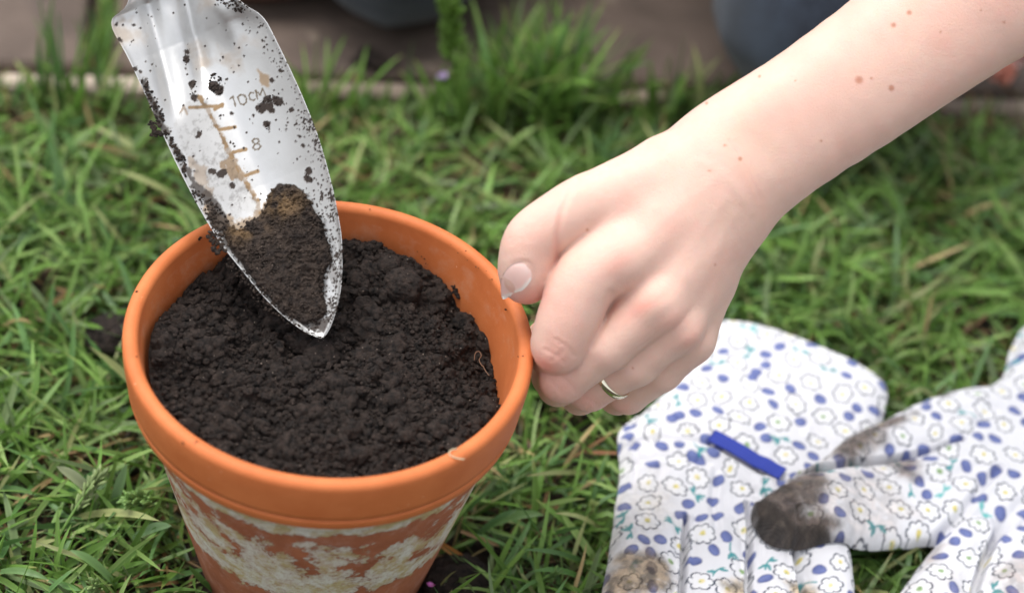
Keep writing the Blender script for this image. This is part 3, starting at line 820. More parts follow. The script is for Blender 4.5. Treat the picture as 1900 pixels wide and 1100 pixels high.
A_out = [(1350,568),(1400,577),(1450,592),(1500,612),(1560,640),(1610,664),(1645,684),(1656,704),(1650,735),(1640,790),(1622,830),(1600,880),(1585,930),(1575,985),(1588,1030),(1597,1075),(1600,1120),(1592,1180),(1570,1200),(1545,1190),(1520,1235),(1490,1245),(1465,1225),(1440,1260),(1390,1275),(1350,1250),(1320,1260),(1270,1275),(1240,1240),(1215,1225),(1160,1220),(1120,1200),(1112,1140),(1120,1080),(1130,1030),(1138,980),(1146,930),(1153,880),(1156,840),(1152,800),(1160,770),(1200,740),(1260,690),(1300,640),(1325,590)]
palmA = [(1350,568),(1450,592),(1560,640),(1656,700),(1640,790),(1590,930),(1575,985),(1500,1020),(1390,1010),(1270,1000),(1140,990),(1156,840),(1152,795),(1200,740),(1300,640),(1325,590)]
fA1 = [(1146,930),(1240,935),(1272,960),(1268,1100),(1262,1200),(1225,1230),(1150,1225),(1112,1190),(1118,1080),(1136,990)]
fA2 = [(1276,945),(1340,930),(1388,960),(1392,1100),(1388,1240),(1350,1265),(1290,1270),(1268,1200),(1268,1040)]
fA3 = [(1392,950),(1430,940),(1470,985),(1492,1060),(1498,1180),(1480,1240),(1420,1255),(1395,1200),(1394,1040)]
fA4 = [(1470,965),(1530,950),(1575,985),(1592,1040),(1600,1120),(1588,1190),(1540,1200),(1504,1150),(1492,1040)]
crA = [([(1274,955),(1272,1010),(1266,1100),(1262,1210)], .10, .42), ([(1386,930),(1394,1000),(1390,1100),(1390,1240)], .10, .42), ([(1468,975),(1482,1040),(1496,1110),(1500,1200)], .10, .40),
       ([(1155,815),(1230,808),(1310,825),(1380,850),(1450,885)], .16, .16), ([(1160,850),(1240,845),(1330,862),(1400,900)], .2, .10), ([(1318,825),(1420,880),(1450,915)], .12, .14),
       ([(1330,640),(1420,665),(1540,720),(1640,760)], .35, .08), ([(1170,800),(1185,840),(1175,900)], .10, .12), ([(1400,905),(1440,930),(1475,985)], .14, .14), ([(1200,745),(1230,790),(1300,800)], .2, .12), ([(1290,690),(1360,730),(1400,800)], .25, .09), ([(1480,640),(1500,700),(1580,760)], .3, .07), ([(1440,760),(1500,780),(1560,840)], .22, .10), ([(1230,860),(1215,920),(1225,980)], .15, .10), ([(1330,870),(1325,920),(1330,990)], .14, .12), ([(1420,890),(1425,930)], .12, .12)]
dirtA = [([(1118,1060),(1150,1040),(1215,1035),(1250,1060),(1240,1100),(1180,1120),(1115,1110)], .5, .62, (.27, .20, .13), 5),
         ([(1335,1078),(1380,1072),(1392,1100),(1350,1120)], .35, .6, (.42, .33, .22), 6), ([(1465,1075),(1500,1070),(1515,1100),(1470,1115)], .35, .6, (.40, .31, .2), 7),
         ([(1135,900),(1250,900),(1230,1040),(1120,1080)], .9, .16, (.55, .47, .36), 8), ([(1180,890),(1240,860),(1260,960),(1190,980)], .7, .12, (.55, .47, .36), 9)]
baseA = lambda q: np.full(len(q), ZG)+.35*fbm(xyz(q[:, 0], q[:, 1])*.22, 77, 2)
gA, gridA = glove('gardening_glove', A_out, [(palmA, .95, 1.6), (fA1, 1.15, 1.3), (fA2, 1.2, 1.2), (fA3, 1.1, 1.1), (fA4, 1.1, 1.1)], ZG+1, baseA,
    'white floral cotton glove with a blue tag, lying flat under the hand, cuff pointing away', 21, crA, dirtA)
topA = sampler(gridA)
# blue woven tag sewn at the wrist
tg = to_plane([(1318,812),(1365,835),(1410,857),(1452,880)], ZG+1.1)
cl = spline(tg, 8); t = np.gradient(cl, axis=0); t /= np.linalg.norm(t, axis=1)[:, None]; nn = np.stack([-t[:, 1], t[:, 0]], 1)
vv = np.linspace(-.40, .40, 9)
q = (cl[:, None]+nn[:, None]*vv[None, :, None]).reshape(-1, 2)
z = np.maximum(topA(q), ZG+.8)
zr = z.reshape(len(cl), 9); zr = np.repeat(np.maximum(zr.max(1), 0)[:, None], 9, 1)+.05*np.sin(np.linspace(0, 3, len(cl)))[:, None]; zr = (zr+np.roll(zr, 1, 0)+np.roll(zr, -1, 0))/3; zr[0] = zr[1]; zr[-1] = zr[-2]
V = np.vstack([np.concatenate([q, zr.reshape(-1, 1)+.10], 1), np.concatenate([q, zr.reshape(-1, 1)+.03], 1)]); n_ = len(q)
f = grid_faces(len(cl), 9); bd = np.concatenate([np.arange(len(cl))*9, (len(cl)-1)*9+np.arange(1, 9), np.arange(len(cl)-2, -1, -1)*9+8, np.arange(7, -1, -1)])
m = Mt('blue_ribbon'); m.set(Base_Color=m.mix((.012, .028, .26), (.03, .06, .42), wave(m, .5+1.5708-.25, 1.6)), Roughness=.55); m.bump(wave(m, .5, 6), .015, .8)
o = mesh('tag', V, [f, f[:, ::-1]+n_, np.stack([bd[:-1], bd[1:], bd[1:]+n_, bd[:-1]+n_], 1)], m.m, gA)

B_out = [(1403,935),(1406,914),(1425,900),(1450,888),(1472,868),(1490,852),(1520,838),(1548,822),(1572,795),(1605,772),(1645,750),(1690,725),(1735,702),(1790,690),(1840,682),(1870,668),(1884,640),(1895,600),(1925,560),(2000,540),(2080,570),(2110,650),(2100,780),(2080,900),(2060,1020),(2040,1130),(2000,1230),(1950,1250),(1900,1245),(1860,1225),(1810,1240),(1760,1250),(1700,1225),(1668,1180),(1664,1120),(1676,1080),(1700,1040),(1722,1012),(1745,985),(1756,970),(1700,974),(1640,977),(1590,981),(1540,988),(1500,991),(1450,990),(1425,975),(1410,955)]
fB1 = [(1403,935),(1406,914),(1450,888),(1500,866),(1560,856),(1640,832),(1740,812),(1850,800),(1860,900),(1756,972),(1640,977),(1540,988),(1450,990),(1410,955)]
thumbB = [(1472,868),(1520,838),(1572,795),(1645,750),(1735,702),(1850,682),(1900,760),(1850,830),(1740,816),(1640,836),(1560,858),(1490,868)]
palmB = [(1735,702),(1840,682),(1884,640),(1925,560),(2000,540),(2110,650),(2090,850),(2040,1000),(1870,960),(1760,940),(1700,900),(1720,800)]
fB2 = [(1756,968),(1800,930),(1862,930),(1858,975),(1832,1030),(1812,1100),(1800,1200),(1760,1250),(1700,1225),(1664,1170),(1668,1090),(1700,1040)]
fB3 = [(1870,960),(1950,930),(1990,1000),(1980,1100),(1960,1200),(1930,1245),(1860,1225),(1812,1180),(1822,1080),(1845,1010)]
crB = [([(1476,866),(1520,858),(1570,853),(1650,829),(1740,812),(1790,800)], .11, .34), ([(1752,972),(1800,925),(1835,880),(1860,855)], .16, .25), ([(1862,965),(1836,1020),(1816,1090),(1802,1190)], .12, .5),
       ([(1740,812),(1800,790),(1850,740)], .25, .12), ([(1862,965),(1900,920),(1960,890)], .2, .2), ([(1600,975),(1560,930),(1570,880)], .3, .07), ([(1690,725),(1720,770),(1790,800)], .25, .1),
       ([(1700,880),(1760,870),(1820,850)], .2, .10), ([(1760,760),(1830,740),(1900,745)], .25, .09)]
dirtB = [([(1400,935),(1405,908),(1440,893),(1470,900),(1480,925),(1500,950),(1555,975),(1500,995),(1440,990)], .45, .7, (.075, .052, .042), 15), ([(1398,935),(1404,905),(1424,915),(1440,945),(1470,968),(1510,976),(1570,984),(1600,992),(1500,1002),(1430,996)], .3, 1.0, (.048, .033, .026), 5),
         ([(1470,865),(1520,862),(1535,900),(1520,960),(1460,930),(1440,900)], .5, .62, (.11, .075, .06), 6),
         ([(1540,830),(1590,780),(1650,748),(1700,745),(1660,780),(1620,810),(1590,840),(1560,850)], .45, .62, (.12, .085, .07), 7),
         ([(1660,835),(1690,820),(1715,835),(1700,870),(1675,868)], .45, .55, (.15, .10, .08), 8),
         ([(1745,700),(1775,698),(1770,712),(1750,715)], .2, .8, (.08, .06, .05), 9),
         ([(1430,890),(1640,850),(1700,940),(1640,980),(1450,992)], .7, .24, (.42, .33, .27), 10),
         ([(1480,850),(1600,790),(1660,800),(1600,850)], .6, .26, (.42, .33, .27), 11),
         ([(1740,980),(1770,990),(1740,1030),(1715,1040)], .3, .35, (.3, .2, .15), 12), ([(1850,1050),(1900,1010),(1950,1040),(1950,1120),(1860,1110)], .6, .35, (.25, .17, .13), 13),
         ([(1690,1060),(1800,1040),(1800,1100),(1700,1120)], .6, .14, (.4, .32, .25), 14)]
def baseB(q):
    t = np.maximum(topA(q), ZG+.2)
    return t
# relax the support surface so the upper glove bridges softly over the lower one
def baseB_s(q):
    acc = 0
    for dx, dy in ((0, 0), (.5, 0), (-.5, 0), (0, .5), (0, -.5), (.9, .9), (-.9, .9), (.9, -.9), (-.9, -.9)): acc = acc+baseB(q+[dx, dy])
    s_ = acc/9
    return np.maximum(s_, baseB(q))*.999+.02
def baseB2(q):
    inA = sstep(20.0, 26.5, q[:, 0])
    return baseB_s(q)
gB, gridB = glove('gardening_glove', B_out, [(fB1, 1.25, 1.35), (thumbB, 1.05, 1.2), (palmB, 1.2, 1.8), (fB2, 1.35, 1.2), (fB3, 1.35, 1.3)], ZG+2, baseB_s,
    'white floral cotton glove with a muddy fingertip, lying across the other glove', 35, crB, dirtB)
topB = sampler(gridB)

# ================================================================== signed distance bodies
def cone(p, a, b, ra, rb):                       # round cone between two joints
    ba = b-a; pa = p-a
    t = np.clip(pa@(ba/(ba@ba)), 0, 1)
    pa -= t[:, None]*ba
    return np.sqrt(np.einsum('ij,ij->i', pa, pa))-(ra+(rb-ra)*t)
def smin(a, b, k):
    h = np.clip(.5+.5*(b-a)/k, 0, 1)
    return b*(1-h)+a*h-k*h*(1-h)
def chain(p, js, k=.25):                         # js: list of (point, radius)
    c = np.mean([q[0] for q in js], 0); R = max(np.linalg.norm(q[0]-c)+q[1] for q in js)
    dist = np.sqrt(((p-c)**2).sum(1))-R
    m_ = dist < 1.8
    if not m_.all():
        o = dist
        if m_.any(): o[m_] = chain_all(p[m_], js, k)
        return o
    return chain_all(p, js, k)
def chain_all(p, js, k):
    d = None
    for (a, ra), (b, rb) in zip(js[:-1], js[1:]):
        e = cone(p, a, b, ra, rb); d = e if d is None else smin(d, e, k)
    return d
def surface_nets(f, seeds, h, B=14, margin=None):
    """mesh the zero level of f; seeds: rough centres (points, radii) that bound where the surface can be"""
    lo = np.min([s[0]-s[1] for s in seeds], 0)-h*3; hi = np.max([s[0]+s[1] for s in seeds], 0)+h*3
    bs = B*h; nb = np.ceil((hi-lo)/bs).astype(int)
    I = np.stack(np.meshgrid(*[np.arange(k) for k in nb], indexing='ij'), -1).reshape(-1, 3)
    cen = lo+(I+.5)*bs
    near = np.zeros(len(I), bool)
    for c_, r_ in seeds: near |= ((cen-c_)**2).sum(1) < (r_+bs)**2
    I, cen = I[near], cen[near]
    d = f(cen); keep = np.abs(d) < bs*.95+.1; I = I[keep]
    n = (nb*B+4).astype(np.int64)
    g = np.arange(B+1); L = np.stack(np.meshgrid(g, g, g, indexing='ij'), -1)
    Vs, ids, quads = [], [], []
    off = np.array([[i, j, k] for i in (0, 1) for j in (0, 1) for k in (0, 1)])
    edges = [(0, 4), (1, 5), (2, 6), (3, 7), (0, 2), (1, 3), (4, 6), (5, 7), (0, 1), (2, 3), (4, 5), (6, 7)]
    for s0 in range(0, len(I), 150):
        blk = I[s0:s0+150]
        G = blk[:, None, None, None, :]*B+L[None]                     # global sample ids
        Fv = f((lo+G*h).reshape(-1, 3)).reshape(G.shape[:-1])
        neg = Fv < 0
        cs = [neg[:, o[0]:B+o[0], o[1]:B+o[1], o[2]:B+o[2]] for o in off]
        tot = sum(c.astype(np.int8) for c in cs)
        act = np.argwhere((tot > 0) & (tot < 8))
        if not len(act): continue
        b_, i_, j_, k_ = act.T
        vals = np.stack([Fv[b_, i_+o[0], j_+o[1], k_+o[2]] for o in off], 1)
        acc = np.zeros((len(act), 3)); cnt = np.zeros(len(act))
        for a, b in edges:
            va, vb = vals[:, a], vals[:, b]; x = (va < 0) != (vb < 0)
            t = np.where(x, va/(va-vb+1e-12), 0)
            acc += np.where(x[:, None], off[a]+t[:, None]*(off[b]-off[a]), 0); cnt += x
        gid = G[b_, i_, j_, k_]
        Vs.append(lo+(gid+acc/cnt[:, None])*h)
        lin = (gid[:, 0]*n[1]+gid[:, 1])*n[2]+gid[:, 2]; ids.append(lin)
        st_ = np.array([n[1]*n[2], n[2], 1])
        for ax, (u, v) in enumerate(((1, 2), (2, 0), (0, 1))):
            sl1 = [slice(0, B)]*3; sl2 = list(sl1); sl2[ax] = slice(1, B+1)
            A0, A1 = neg[(slice(None), *sl1)], neg[(slice(None), *sl2)]
            e = np.argwhere(A0 != A1)
            if not len(e): continue
            gg = G[e[:, 0], e[:, 1], e[:, 2], e[:, 3]]; l0 = gg@st_
            q = np.stack([l0, l0-st_[u], l0-st_[u]-st_[v], l0-st_[v]], 1)
            fl = A0[e[:, 0], e[:, 1], e[:, 2], e[:, 3]]
            q[~fl] = q[~fl][:, ::-1]
            quads.append(q)
    V, ids, Q = np.vstack(Vs), np.concatenate(ids), np.vstack(quads)
    ids, first = np.unique(ids, return_index=True); V = V[first]
    pos = np.searchsorted(ids, Q); pos = np.minimum(pos, len(ids)-1)
    ok = (ids[pos] == Q).all(1)
    Q = pos[ok]; n_ = np.cross(V[Q[:, 2]]-V[Q[:, 0]], V[Q[:, 3]]-V[Q[:, 1]])[::37]; c_ = V[Q].mean(1)[::37]
    n_ /= np.linalg.norm(n_, axis=1)[:, None]+1e-9
    return V, (Q if (f(c_+n_*h)-f(c_-n_*h)).mean() > 0 else Q[:, ::-1])
def vnormals(V, Fq):
    n = np.cross(V[Fq[:, 2]]-V[Fq[:, 0]], V[Fq[:, 3]]-V[Fq[:, 1]])
    N = np.zeros_like(V)
    for k in range(4): np.add.at(N, Fq[:, k], n)
    return N/np.maximum(np.linalg.norm(N, axis=1), 1e-12)[:, None]
def relax(V, Fq, it=2, a=.5):
    for _ in range(it):
        s = np.zeros_like(V); c = np.zeros(len(V))
        for k in range(4):
            for o in (1, 3): np.add.at(s, Fq[:, k], V[Fq[:, (k+o) % 4]]); np.add.at(c, Fq[:, k], 1)
        V = V*(1-a)+a*s/np.maximum(c, 1)[:, None]
    return V

# ------------------------------------------------------------------ the hand and arm
def J(x, y, D, r): return (P(float(x), float(y), float(D)), r)
thumb = [J(1225, 318, 73.9, 1.25), J(1096, 374, 73.2, 1.12), J(1042, 404, 73.1, 1.02), J(989, 444, 73.3, 1.02), J(979, 490, 73.7, 1.04), J(977, 519, 74.1, .95)]
index = [J(1152, 468, 73.0, 1.22), J(1090, 514, 73.0, 1.24), J(1057, 586, 73.25, 1.18), J(1038, 640, 73.7, 1.08), J(1030, 668, 75.4, .86), J(1022, 650, 76.4, .8), J(1010, 625, 77.6, .72)]
middle = [J(1222, 562, 73.2, 1.02), J(1125, 640, 73.9, 1.02), J(1045, 703, 75.0, .94), J(1035, 716, 76.9, .80), J(1022, 700, 77.7, .75), J(1010, 680, 78.7, .68)]
ringf = [J(1258, 604, 73.9, .96), J(1180, 672, 74.9, .94), J(1092, 722, 76.3, .88), J(1076, 734, 78.1, .76), J(1060, 722, 78.8, .7), J(1045, 705, 79.6, .64)]
pinky = [J(1283, 632, 75.0, .88), J(1228, 686, 75.9, .84), J(1165, 732, 77.3, .78), J(1145, 738, 78.8, .68), J(1125, 728, 79.4, .62), J(1110, 712, 80.0, .56)]
def dense(js, n=3):                              # bend the chain smoothly through its joints
    a = spline(np.array([list(q[0])+[q[1]] for q in js]), n)
    return [(q[:3], q[3]) for q in a]
index = dense(index[:4])+index[4:]; thumb2 = dense(thumb[1:])
palm = [[J(1138, 566, 74.5, .95), J(1190, 500, 74.3, 1.1)], [J(1165, 478, 72.9, 1.1), J(1330, 325, 74.0, 1.55)], [J(1220, 560, 73.3, 1.05), J(1340, 370, 74.2, 1.5)], [J(1256, 602, 74.1, .98), J(1348, 410, 74.7, 1.35)],
        [J(1283, 628, 75.2, .92), J(1312, 520, 75.4, 1.15), J(1336, 425, 75.2, 1.35)], [J(1190, 440, 75.0, 1.3), J(1330, 390, 75.6, 1.5)], [J(1150, 410, 74.2, 1.0), J(1230, 330, 74.4, 1.2)],
        [J(1225, 600, 76.0, 1.0), J(1310, 450, 76.3, 1.2)], [J(1090, 462, 73.9, 1.15), J(1195, 390, 73.8, 1.4)], [J(1080, 430, 74.3, .95), J(1130, 385, 74.0, 1.15)]]
radius_ = [J(1256, 330, 74.1, 1.48), J(1320, 274, 74.2, 1.54), J(1392, 227, 74.3, 1.56), J(1492, 166, 74.4, 1.62), J(1625, 70, 74.5, 1.70), J(1755, -30, 74.5, 1.85), J(2060, -230, 74.2, 2.3), J(2230, -350, 74.0, 2.3)]
ulna = [J(1332, 415, 75.1, 1.42), J(1400, 347, 74.9, 1.5), J(1460, 296, 74.8, 1.56), J(1608, 199, 74.8, 1.60), J(1729, 115, 74.8, 1.66), J(1850, 32, 74.8, 1.8), J(2130, -170, 74.4, 2.4), J(2290, -300, 74.0, 2.4)]
radius_ = dense(radius_); 
core = [J(1330, 345, 74.9, 1.75), J(1560, 170, 75.0, 2.0), J(1820, -10, 75.0, 2.3), J(2260, -330, 74.4, 2.6)]
ulna = dense(ulna)
elbow = P(2260., -330., 74.2); shoulder = np.array([27.0, 60.0, 63.0])
upper = [(elbow, 3.0), (elbow*.5+shoulder*.5, 4.2), (shoulder, 4.8)]
def f_arm(p):
    d = smin(chain(p, radius_, .3), chain(p, ulna, .3), 1.4)
    d = smin(d, chain(p, core, .5), .8)
    return smin(d, chain(p, upper, .5), 1.2)
def f_palm(p):
    d = None
    for c_ in palm:
        e = chain(p, c_, .3); d = e if d is None else smin(d, e, .75)
    return d
def f_hand(p):
    arm = f_arm(p); d = arm.copy()
    m_ = arm < 99
    nearh = ((p-P(1190., 520., 75.))**2).sum(1) < 15**2
    if nearh.any():
        q = p[nearh]; a = arm[nearh]
        body_ = smin(a, f_palm(q), .9)
        fg = None
        for js in (index, middle, ringf, pinky):
            e = chain(q, js, .22); fg = e if fg is None else smin(fg, e, .06)
        res = smin(body_, fg, .42)
        res = smin(res, chain(q, thumb[:2], .3), .6)
        res = smin(res, chain(q, thumb2, .3), .12)
        d[nearh] = res
    return d
seeds = [(P(1190., 520., 75.), 9.0)] + [(P(float(x), float(y), 75.), 4.5) for x, y in ((1350, 330), (1480, 250), (1600, 170), (1720, 90), (1850, 0), (1980, -100), (2120, -200), (2250, -320))] + [(elbow+(shoulder-elbow)*t, 7.0) for t in (0, .2)]
V, Fq = surface_nets(lambda p: np.maximum(f_hand(p), ((p-elbow)@((shoulder-elbow)/np.linalg.norm(shoulder-elbow)))-11), seeds, .073)
V = relax(V, Fq, 2, .5)
N = vnormals(V, Fq)
X_, Y_, D_ = proj(V)
facing = np.clip(-(N@FW)*1.6, 0, 1)
s2 = np.stack([X_, Y_], 1)
disp = np.zeros(len(V))
def crease(pts, w_, dep, pile=.5, lim=None, side=1):
    global disp
    d = line_dist(s2, spline(pts, 6)); msk = facing
    if lim is not None: msk = msk*(D_ < lim)
    disp -= msk*(dep*np.exp(-(d/w_)**2)-dep*pile*np.exp(-((d-2.3*w_)/(1.3*w_))**2))
def bulge(x, y, rx, ry, ang, amp, lim=None):
    global disp
    c_, s_ = math.cos(ang), math.sin(ang); u, v = (X_-x)*c_+(Y_-y)*s_, -(X_-x)*s_+(Y_-y)*c_
    msk = facing if lim is None else facing*(D_ < lim)
    disp += msk*amp*np.exp(-(u/rx)**2-(v/ry)**2)
LIM = 77.5
# crease between thumb and hand, web fold, thumb joint
crease([(1072, 335), (1054, 365), (1040, 405), (1033, 445), (1032, 470)], 5, .05, .3, LIM)
pass
for k in range(4): crease([(940+k*3, 425+k*9), (965, 418+k*8), (992, 424+k*8)], 3, .007, .5, LIM)
# knuckles
bulge(1150, 492, 40, 34, -.8, .03, LIM); bulge(1205, 565, 36, 28, -.7, .09, LIM); bulge(1250, 600, 28, 24, -.7, .06, LIM); bulge(1278, 630, 24, 22, -.7, .05, LIM)
bulge(1185, 535, 14, 40, .9, -.02, LIM); bulge(1232, 586, 12, 36, .9, -.04, LIM); bulge(1266, 620, 10, 26, .9, -.03, LIM)
crease([(1136, 545), (1126, 585), (1098, 640)], 6, .05, .3, LIM); pass
# extensor tendons
for pts, a_ in (([(1165, 470), (1240, 400), (1330, 330)], .035), ([(1215, 555), (1275, 470), (1345, 370)], .05), ([(1265, 600), (1310, 510), (1360, 400)], .045), ([(1300, 635), (1330, 540), (1372, 430)], .03)):
    crease(pts, 9, -a_*.25, 0.2, LIM)
# wrinkles over the middle joints
for x0, y0, x1, y1 in ((1010, 648, 1048, 674), (1024, 668, 1046, 650), (1030, 630, 1066, 660)): crease([(x0, y0), ((x0+x1)/2+3, (y0+y1)/2-2), (x1, y1)], 3.2, .014, .5, 75.6)
for x0, y0, x1, y1 in ((1020, 706, 1045, 733), (1040, 698, 1066, 726)): crease([(x0, y0), ((x0+x1)/2+3, (y0+y1)/2), (x1, y1)], 3.0, .014, .5, 77)
crease([(1078, 733), (1100, 745), (1108, 752)], 3.0, .012, .5, 78)
# wrist folds
crease([(1352, 262), (1378, 300), (1398, 340), (1412, 372)], 3.4, .010, .5, LIM); crease([(1366, 262), (1392, 300), (1410, 345)], 3.2, .006, .5, LIM)
bulge(1435, 330, 45, 32, -.6, .04, LIM)                    # head of the ulna
bulge(1075, 345, 34, 24, -.6, .06, LIM)                    # thumb knuckle
# the dent round the nail
nail_poly = [(929, 523), (936, 503), (952, 489), (972, 486), (985, 492), (988, 506), (984, 522), (970, 538), (950, 548), (932, 554)]
crease(nail_poly[2:7], 4.0, .018, .5, LIM)
crease([(1395, 395), (1350, 330), (1300, 300)], 8, -.015, .2, LIM)
V2 = V+N*(disp+.008*fbm(V*1.1, 61, 3)+.0022*fbm(V*7, 62, 3))[:, None]
# skin tones painted on: ruddy joints, paler palm side, moles, a darkened thumb crease
tone = fbm(V*.55, 70, 4); mott = fbm(V*2.2, 71, 4)
col = np.tile([.765, .512, .42], (len(V), 1))
col *= (1+.035*mott)[:, None]
red = np.zeros(len(V))
for x, y, rx, ry, a_, k in ((1148, 485, 40, 18, -.9, .6), (1195, 568, 48, 14, -.6, .9), (1248, 596, 30, 18, -.6, .5), (1280, 628, 28, 18, -.6, .5), (1035, 665, 40, 28, .3, .55), (1015, 680, 22, 12, .5, .9), (1045, 722, 34, 24, 0, .6),
                        (1095, 748, 30, 18, 0, .6), (1155, 760, 24, 16, 0, .5), (985, 556, 40, 20, .2, .8), (1000, 440, 30, 60, .3, .25), (1390, 340, 16, 60, -.5, .3), (1555, 130, 70, 50, 0, .22), (1750, 30, 60, 40, 0, .2), (1480, 210, 60, 40, 0, .2)):
    c_, s_ = math.cos(a_), math.sin(a_); u, v = (X_-x)*c_+(Y_-y)*s_, -(X_-x)*s_+(Y_-y)*c_
    red += k*np.exp(-(u/rx)**2-(v/ry)**2)
red += .45*np.exp(-(line_dist(s2, spline([(1040, 405), (1033, 445), (1032, 470), (1031, 490), (1012, 545)], 5))/8.0)**2)  # darker red line painted into the crease between thumb and hand
red = np.clip(red+.35*sstep(.0, .7, tone), 0, 1.3)
col = col*(1-red[:, None]*np.array([.02, .26, .27]))
yel = np.clip(sstep(.1, .7, -tone), 0, 1)[:, None]*.5
col = col*(1-yel*np.array([.03, .02, .10]))
for x, y, r in ((1594, 149, 8), (1654, 164, 6), (1617, 146, 2.5), (1658, 47, 5), (1687, 24, 5), (1373, 295, 4.2), (1345, 270, 2.6), (1317, 317, 2.4), (1090, 427, 3.2), (1327, 491, 2.4), (1311, 192, 3), (1409, 142, 3), (1174, 683, 2), (1523, 262, 2.5), (1475, 150, 2), (1863, 42, 3), (1745, 60, 2.4), (1820, 20, 2.2)):
    d = np.hypot(X_-x, Y_-y); a = (1-sstep(r*.45, r*1.35, d))*(facing > .05)*.78
    col = col*(1-a[:, None])+np.array([.46, .17, .09])*a[:, None]
m = Mt('skin')
c = m.attr('Col')
c = m.mix(c, (.78, .44, .38), m.ramp(m.noise(1.6, 6, .7), [(.50, 0), (.85, .5)]))
m.set(Base_Color=c, Roughness=.47)
m.b.inputs['Subsurface Weight'].default_value = .35
m.b.inputs['Subsurface Radius'].default_value = (1.0, .35, .2)
m.b.inputs['Subsurface Scale'].default_value = .0035
m.b.inputs['Specular IOR Level'].default_value = .35
vv_ = m.voro(9, 'DISTANCE_TO_EDGE')
n1 = m.bump(m.ramp(vv_, [(0, 0), (.12, 1)]), .010, .7)
n1 = m.bump(m.noise(26, 3, .6), .008, .6, n1)
m.bump(m.noise(4, 4, .6), .02, .5, n1)
M_SKIN = m.m
person = thing('person', (22, 55, 3), 'person in blue jeans kneeling on the paving, bare left hand gripping the pot rim', 'person')
o = mesh('body', V2, Fq, M_SKIN, person, col=col)
o['label'] = 'bare pale forearm and hand gripping the pot rim with thumb on top'

# thumb nail: draped on the thumb with its own thickness
def drape(px, py, t0=70., t1=78.):
    R = ray(px, py); t = np.full(len(px), t0)
    for _ in range(40):
        t = np.minimum(t+.8*np.maximum(f_hand(EYE+t[:, None]*R), -.2), t1)
    return t
npoly = spline(nail_poly, 6, closed=True); nc = np.array([958., 520.])
k_, rings = len(npoly), 9
fr = np.linspace(0, 1, rings)
NP = nc+(npoly[None]-nc)*fr[:, None, None]
NP = NP.reshape(-1, 2)
dep = drape(NP[:, 0], NP[:, 1])
# smooth nail arch: fit a quadric so the plate is stiffer than the flesh
A_ = np.stack([np.ones(len(NP)), NP[:, 0]-nc[0], NP[:, 1]-nc[1], (NP[:, 0]-nc[0])**2, (NP[:, 1]-nc[1])**2, (NP[:, 0]-nc[0])*(NP[:, 1]-nc[1])], 1)
ok = dep < 77
cf = np.linalg.lstsq(A_[ok], dep[ok], rcond=None)[0]
dq = A_@cf
rr_ = np.repeat(fr, k_)
dep = np.where(ok, .15*dep+.85*dq, dq)-.030+.035*rr_**8
free = sstep(0, 1, 1-np.clip((line_dist(NP, [(930, 554), (950, 548), (971, 537), (985, 521)])-2)/6.0, 0, 1))
dep = dep-.012*free
VN = P(NP[:, 0], NP[:, 1], dep); VB = P(NP[:, 0], NP[:, 1], dep+.05)
f = grid_faces(rings, k_, False, True); nn_ = len(NP); last = (rings-1)*k_+np.arange(k_)
sk = np.stack([last, np.roll(last, -1), np.roll(last, -1)+nn_, last+nn_], 1)
cn = np.tile([.86, .60, .54], (nn_, 1)); cn = cn*(1-free[:, None])+np.array([.88, .84, .78])*free[:, None]
lun = np.exp(-((NP[:, 0]-978)/9)**2-((NP[:, 1]-500)/10)**2)[:, None]*.25; cn = cn*(1-lun)+np.array([.86, .72, .68])*lun
m = Mt('nail'); m.set(Base_Color=m.attr('Col'), Roughness=.38)
m.b.inputs['Subsurface Weight'].default_value = .2; m.b.inputs['Subsurface Radius'].default_value = (.003, .0015, .001)
m.b.inputs['Coat Weight'].default_value = .15
mesh('fingernail', np.vstack([VN, VB]), [f, f[:, ::-1]+nn_, sk], m.m, person, col=np.vstack([cn, cn]))

# ------------------------------------------------------------------ ring
a0, a1 = ringf[1][0], ringf[2][0]
ax = (a1-a0)/np.linalg.norm(a1-a0); cen = a0+ax*1.25
e1 = np.cross(ax, FW); e1 /= np.linalg.norm(e1); e2 = np.cross(ax, e1)
rad_at = ringf[1][1]+(ringf[2][1]-ringf[1][1])*1.25/np.linalg.norm(a1-a0)
prof = [(.075*math.cos(t)**1*1.0, .155*math.sin(t)) for t in np.linspace(-math.pi/2, math.pi/2, 12)] + [(-.02, .13), (-.03, 0), (-.02, -.13)]
nr_ = 96; th = np.linspace(0, 2*np.pi, nr_, endpoint=False)
pr = np.array(prof)
Rr = rad_at+.035+pr[:, 0]
V = cen+Rr[:, None, None]*(np.cos(th)[None, :, None]*e1+np.sin(th)[None, :, None]*e2)+pr[:, 1][:, None, None]*ax
fr_ = grid_faces(len(prof), nr_, True, True)
m = Mt('pale_gold'); m.set(Base_Color=(.86, .80, .62), Metallic=1.0, Roughness=.13)
tag(mesh('finger_ring', V.reshape(-1, 3), fr_, m.m, loc=cen), 'plain pale gold wedding band on the ring finger of the hand', 'ring')

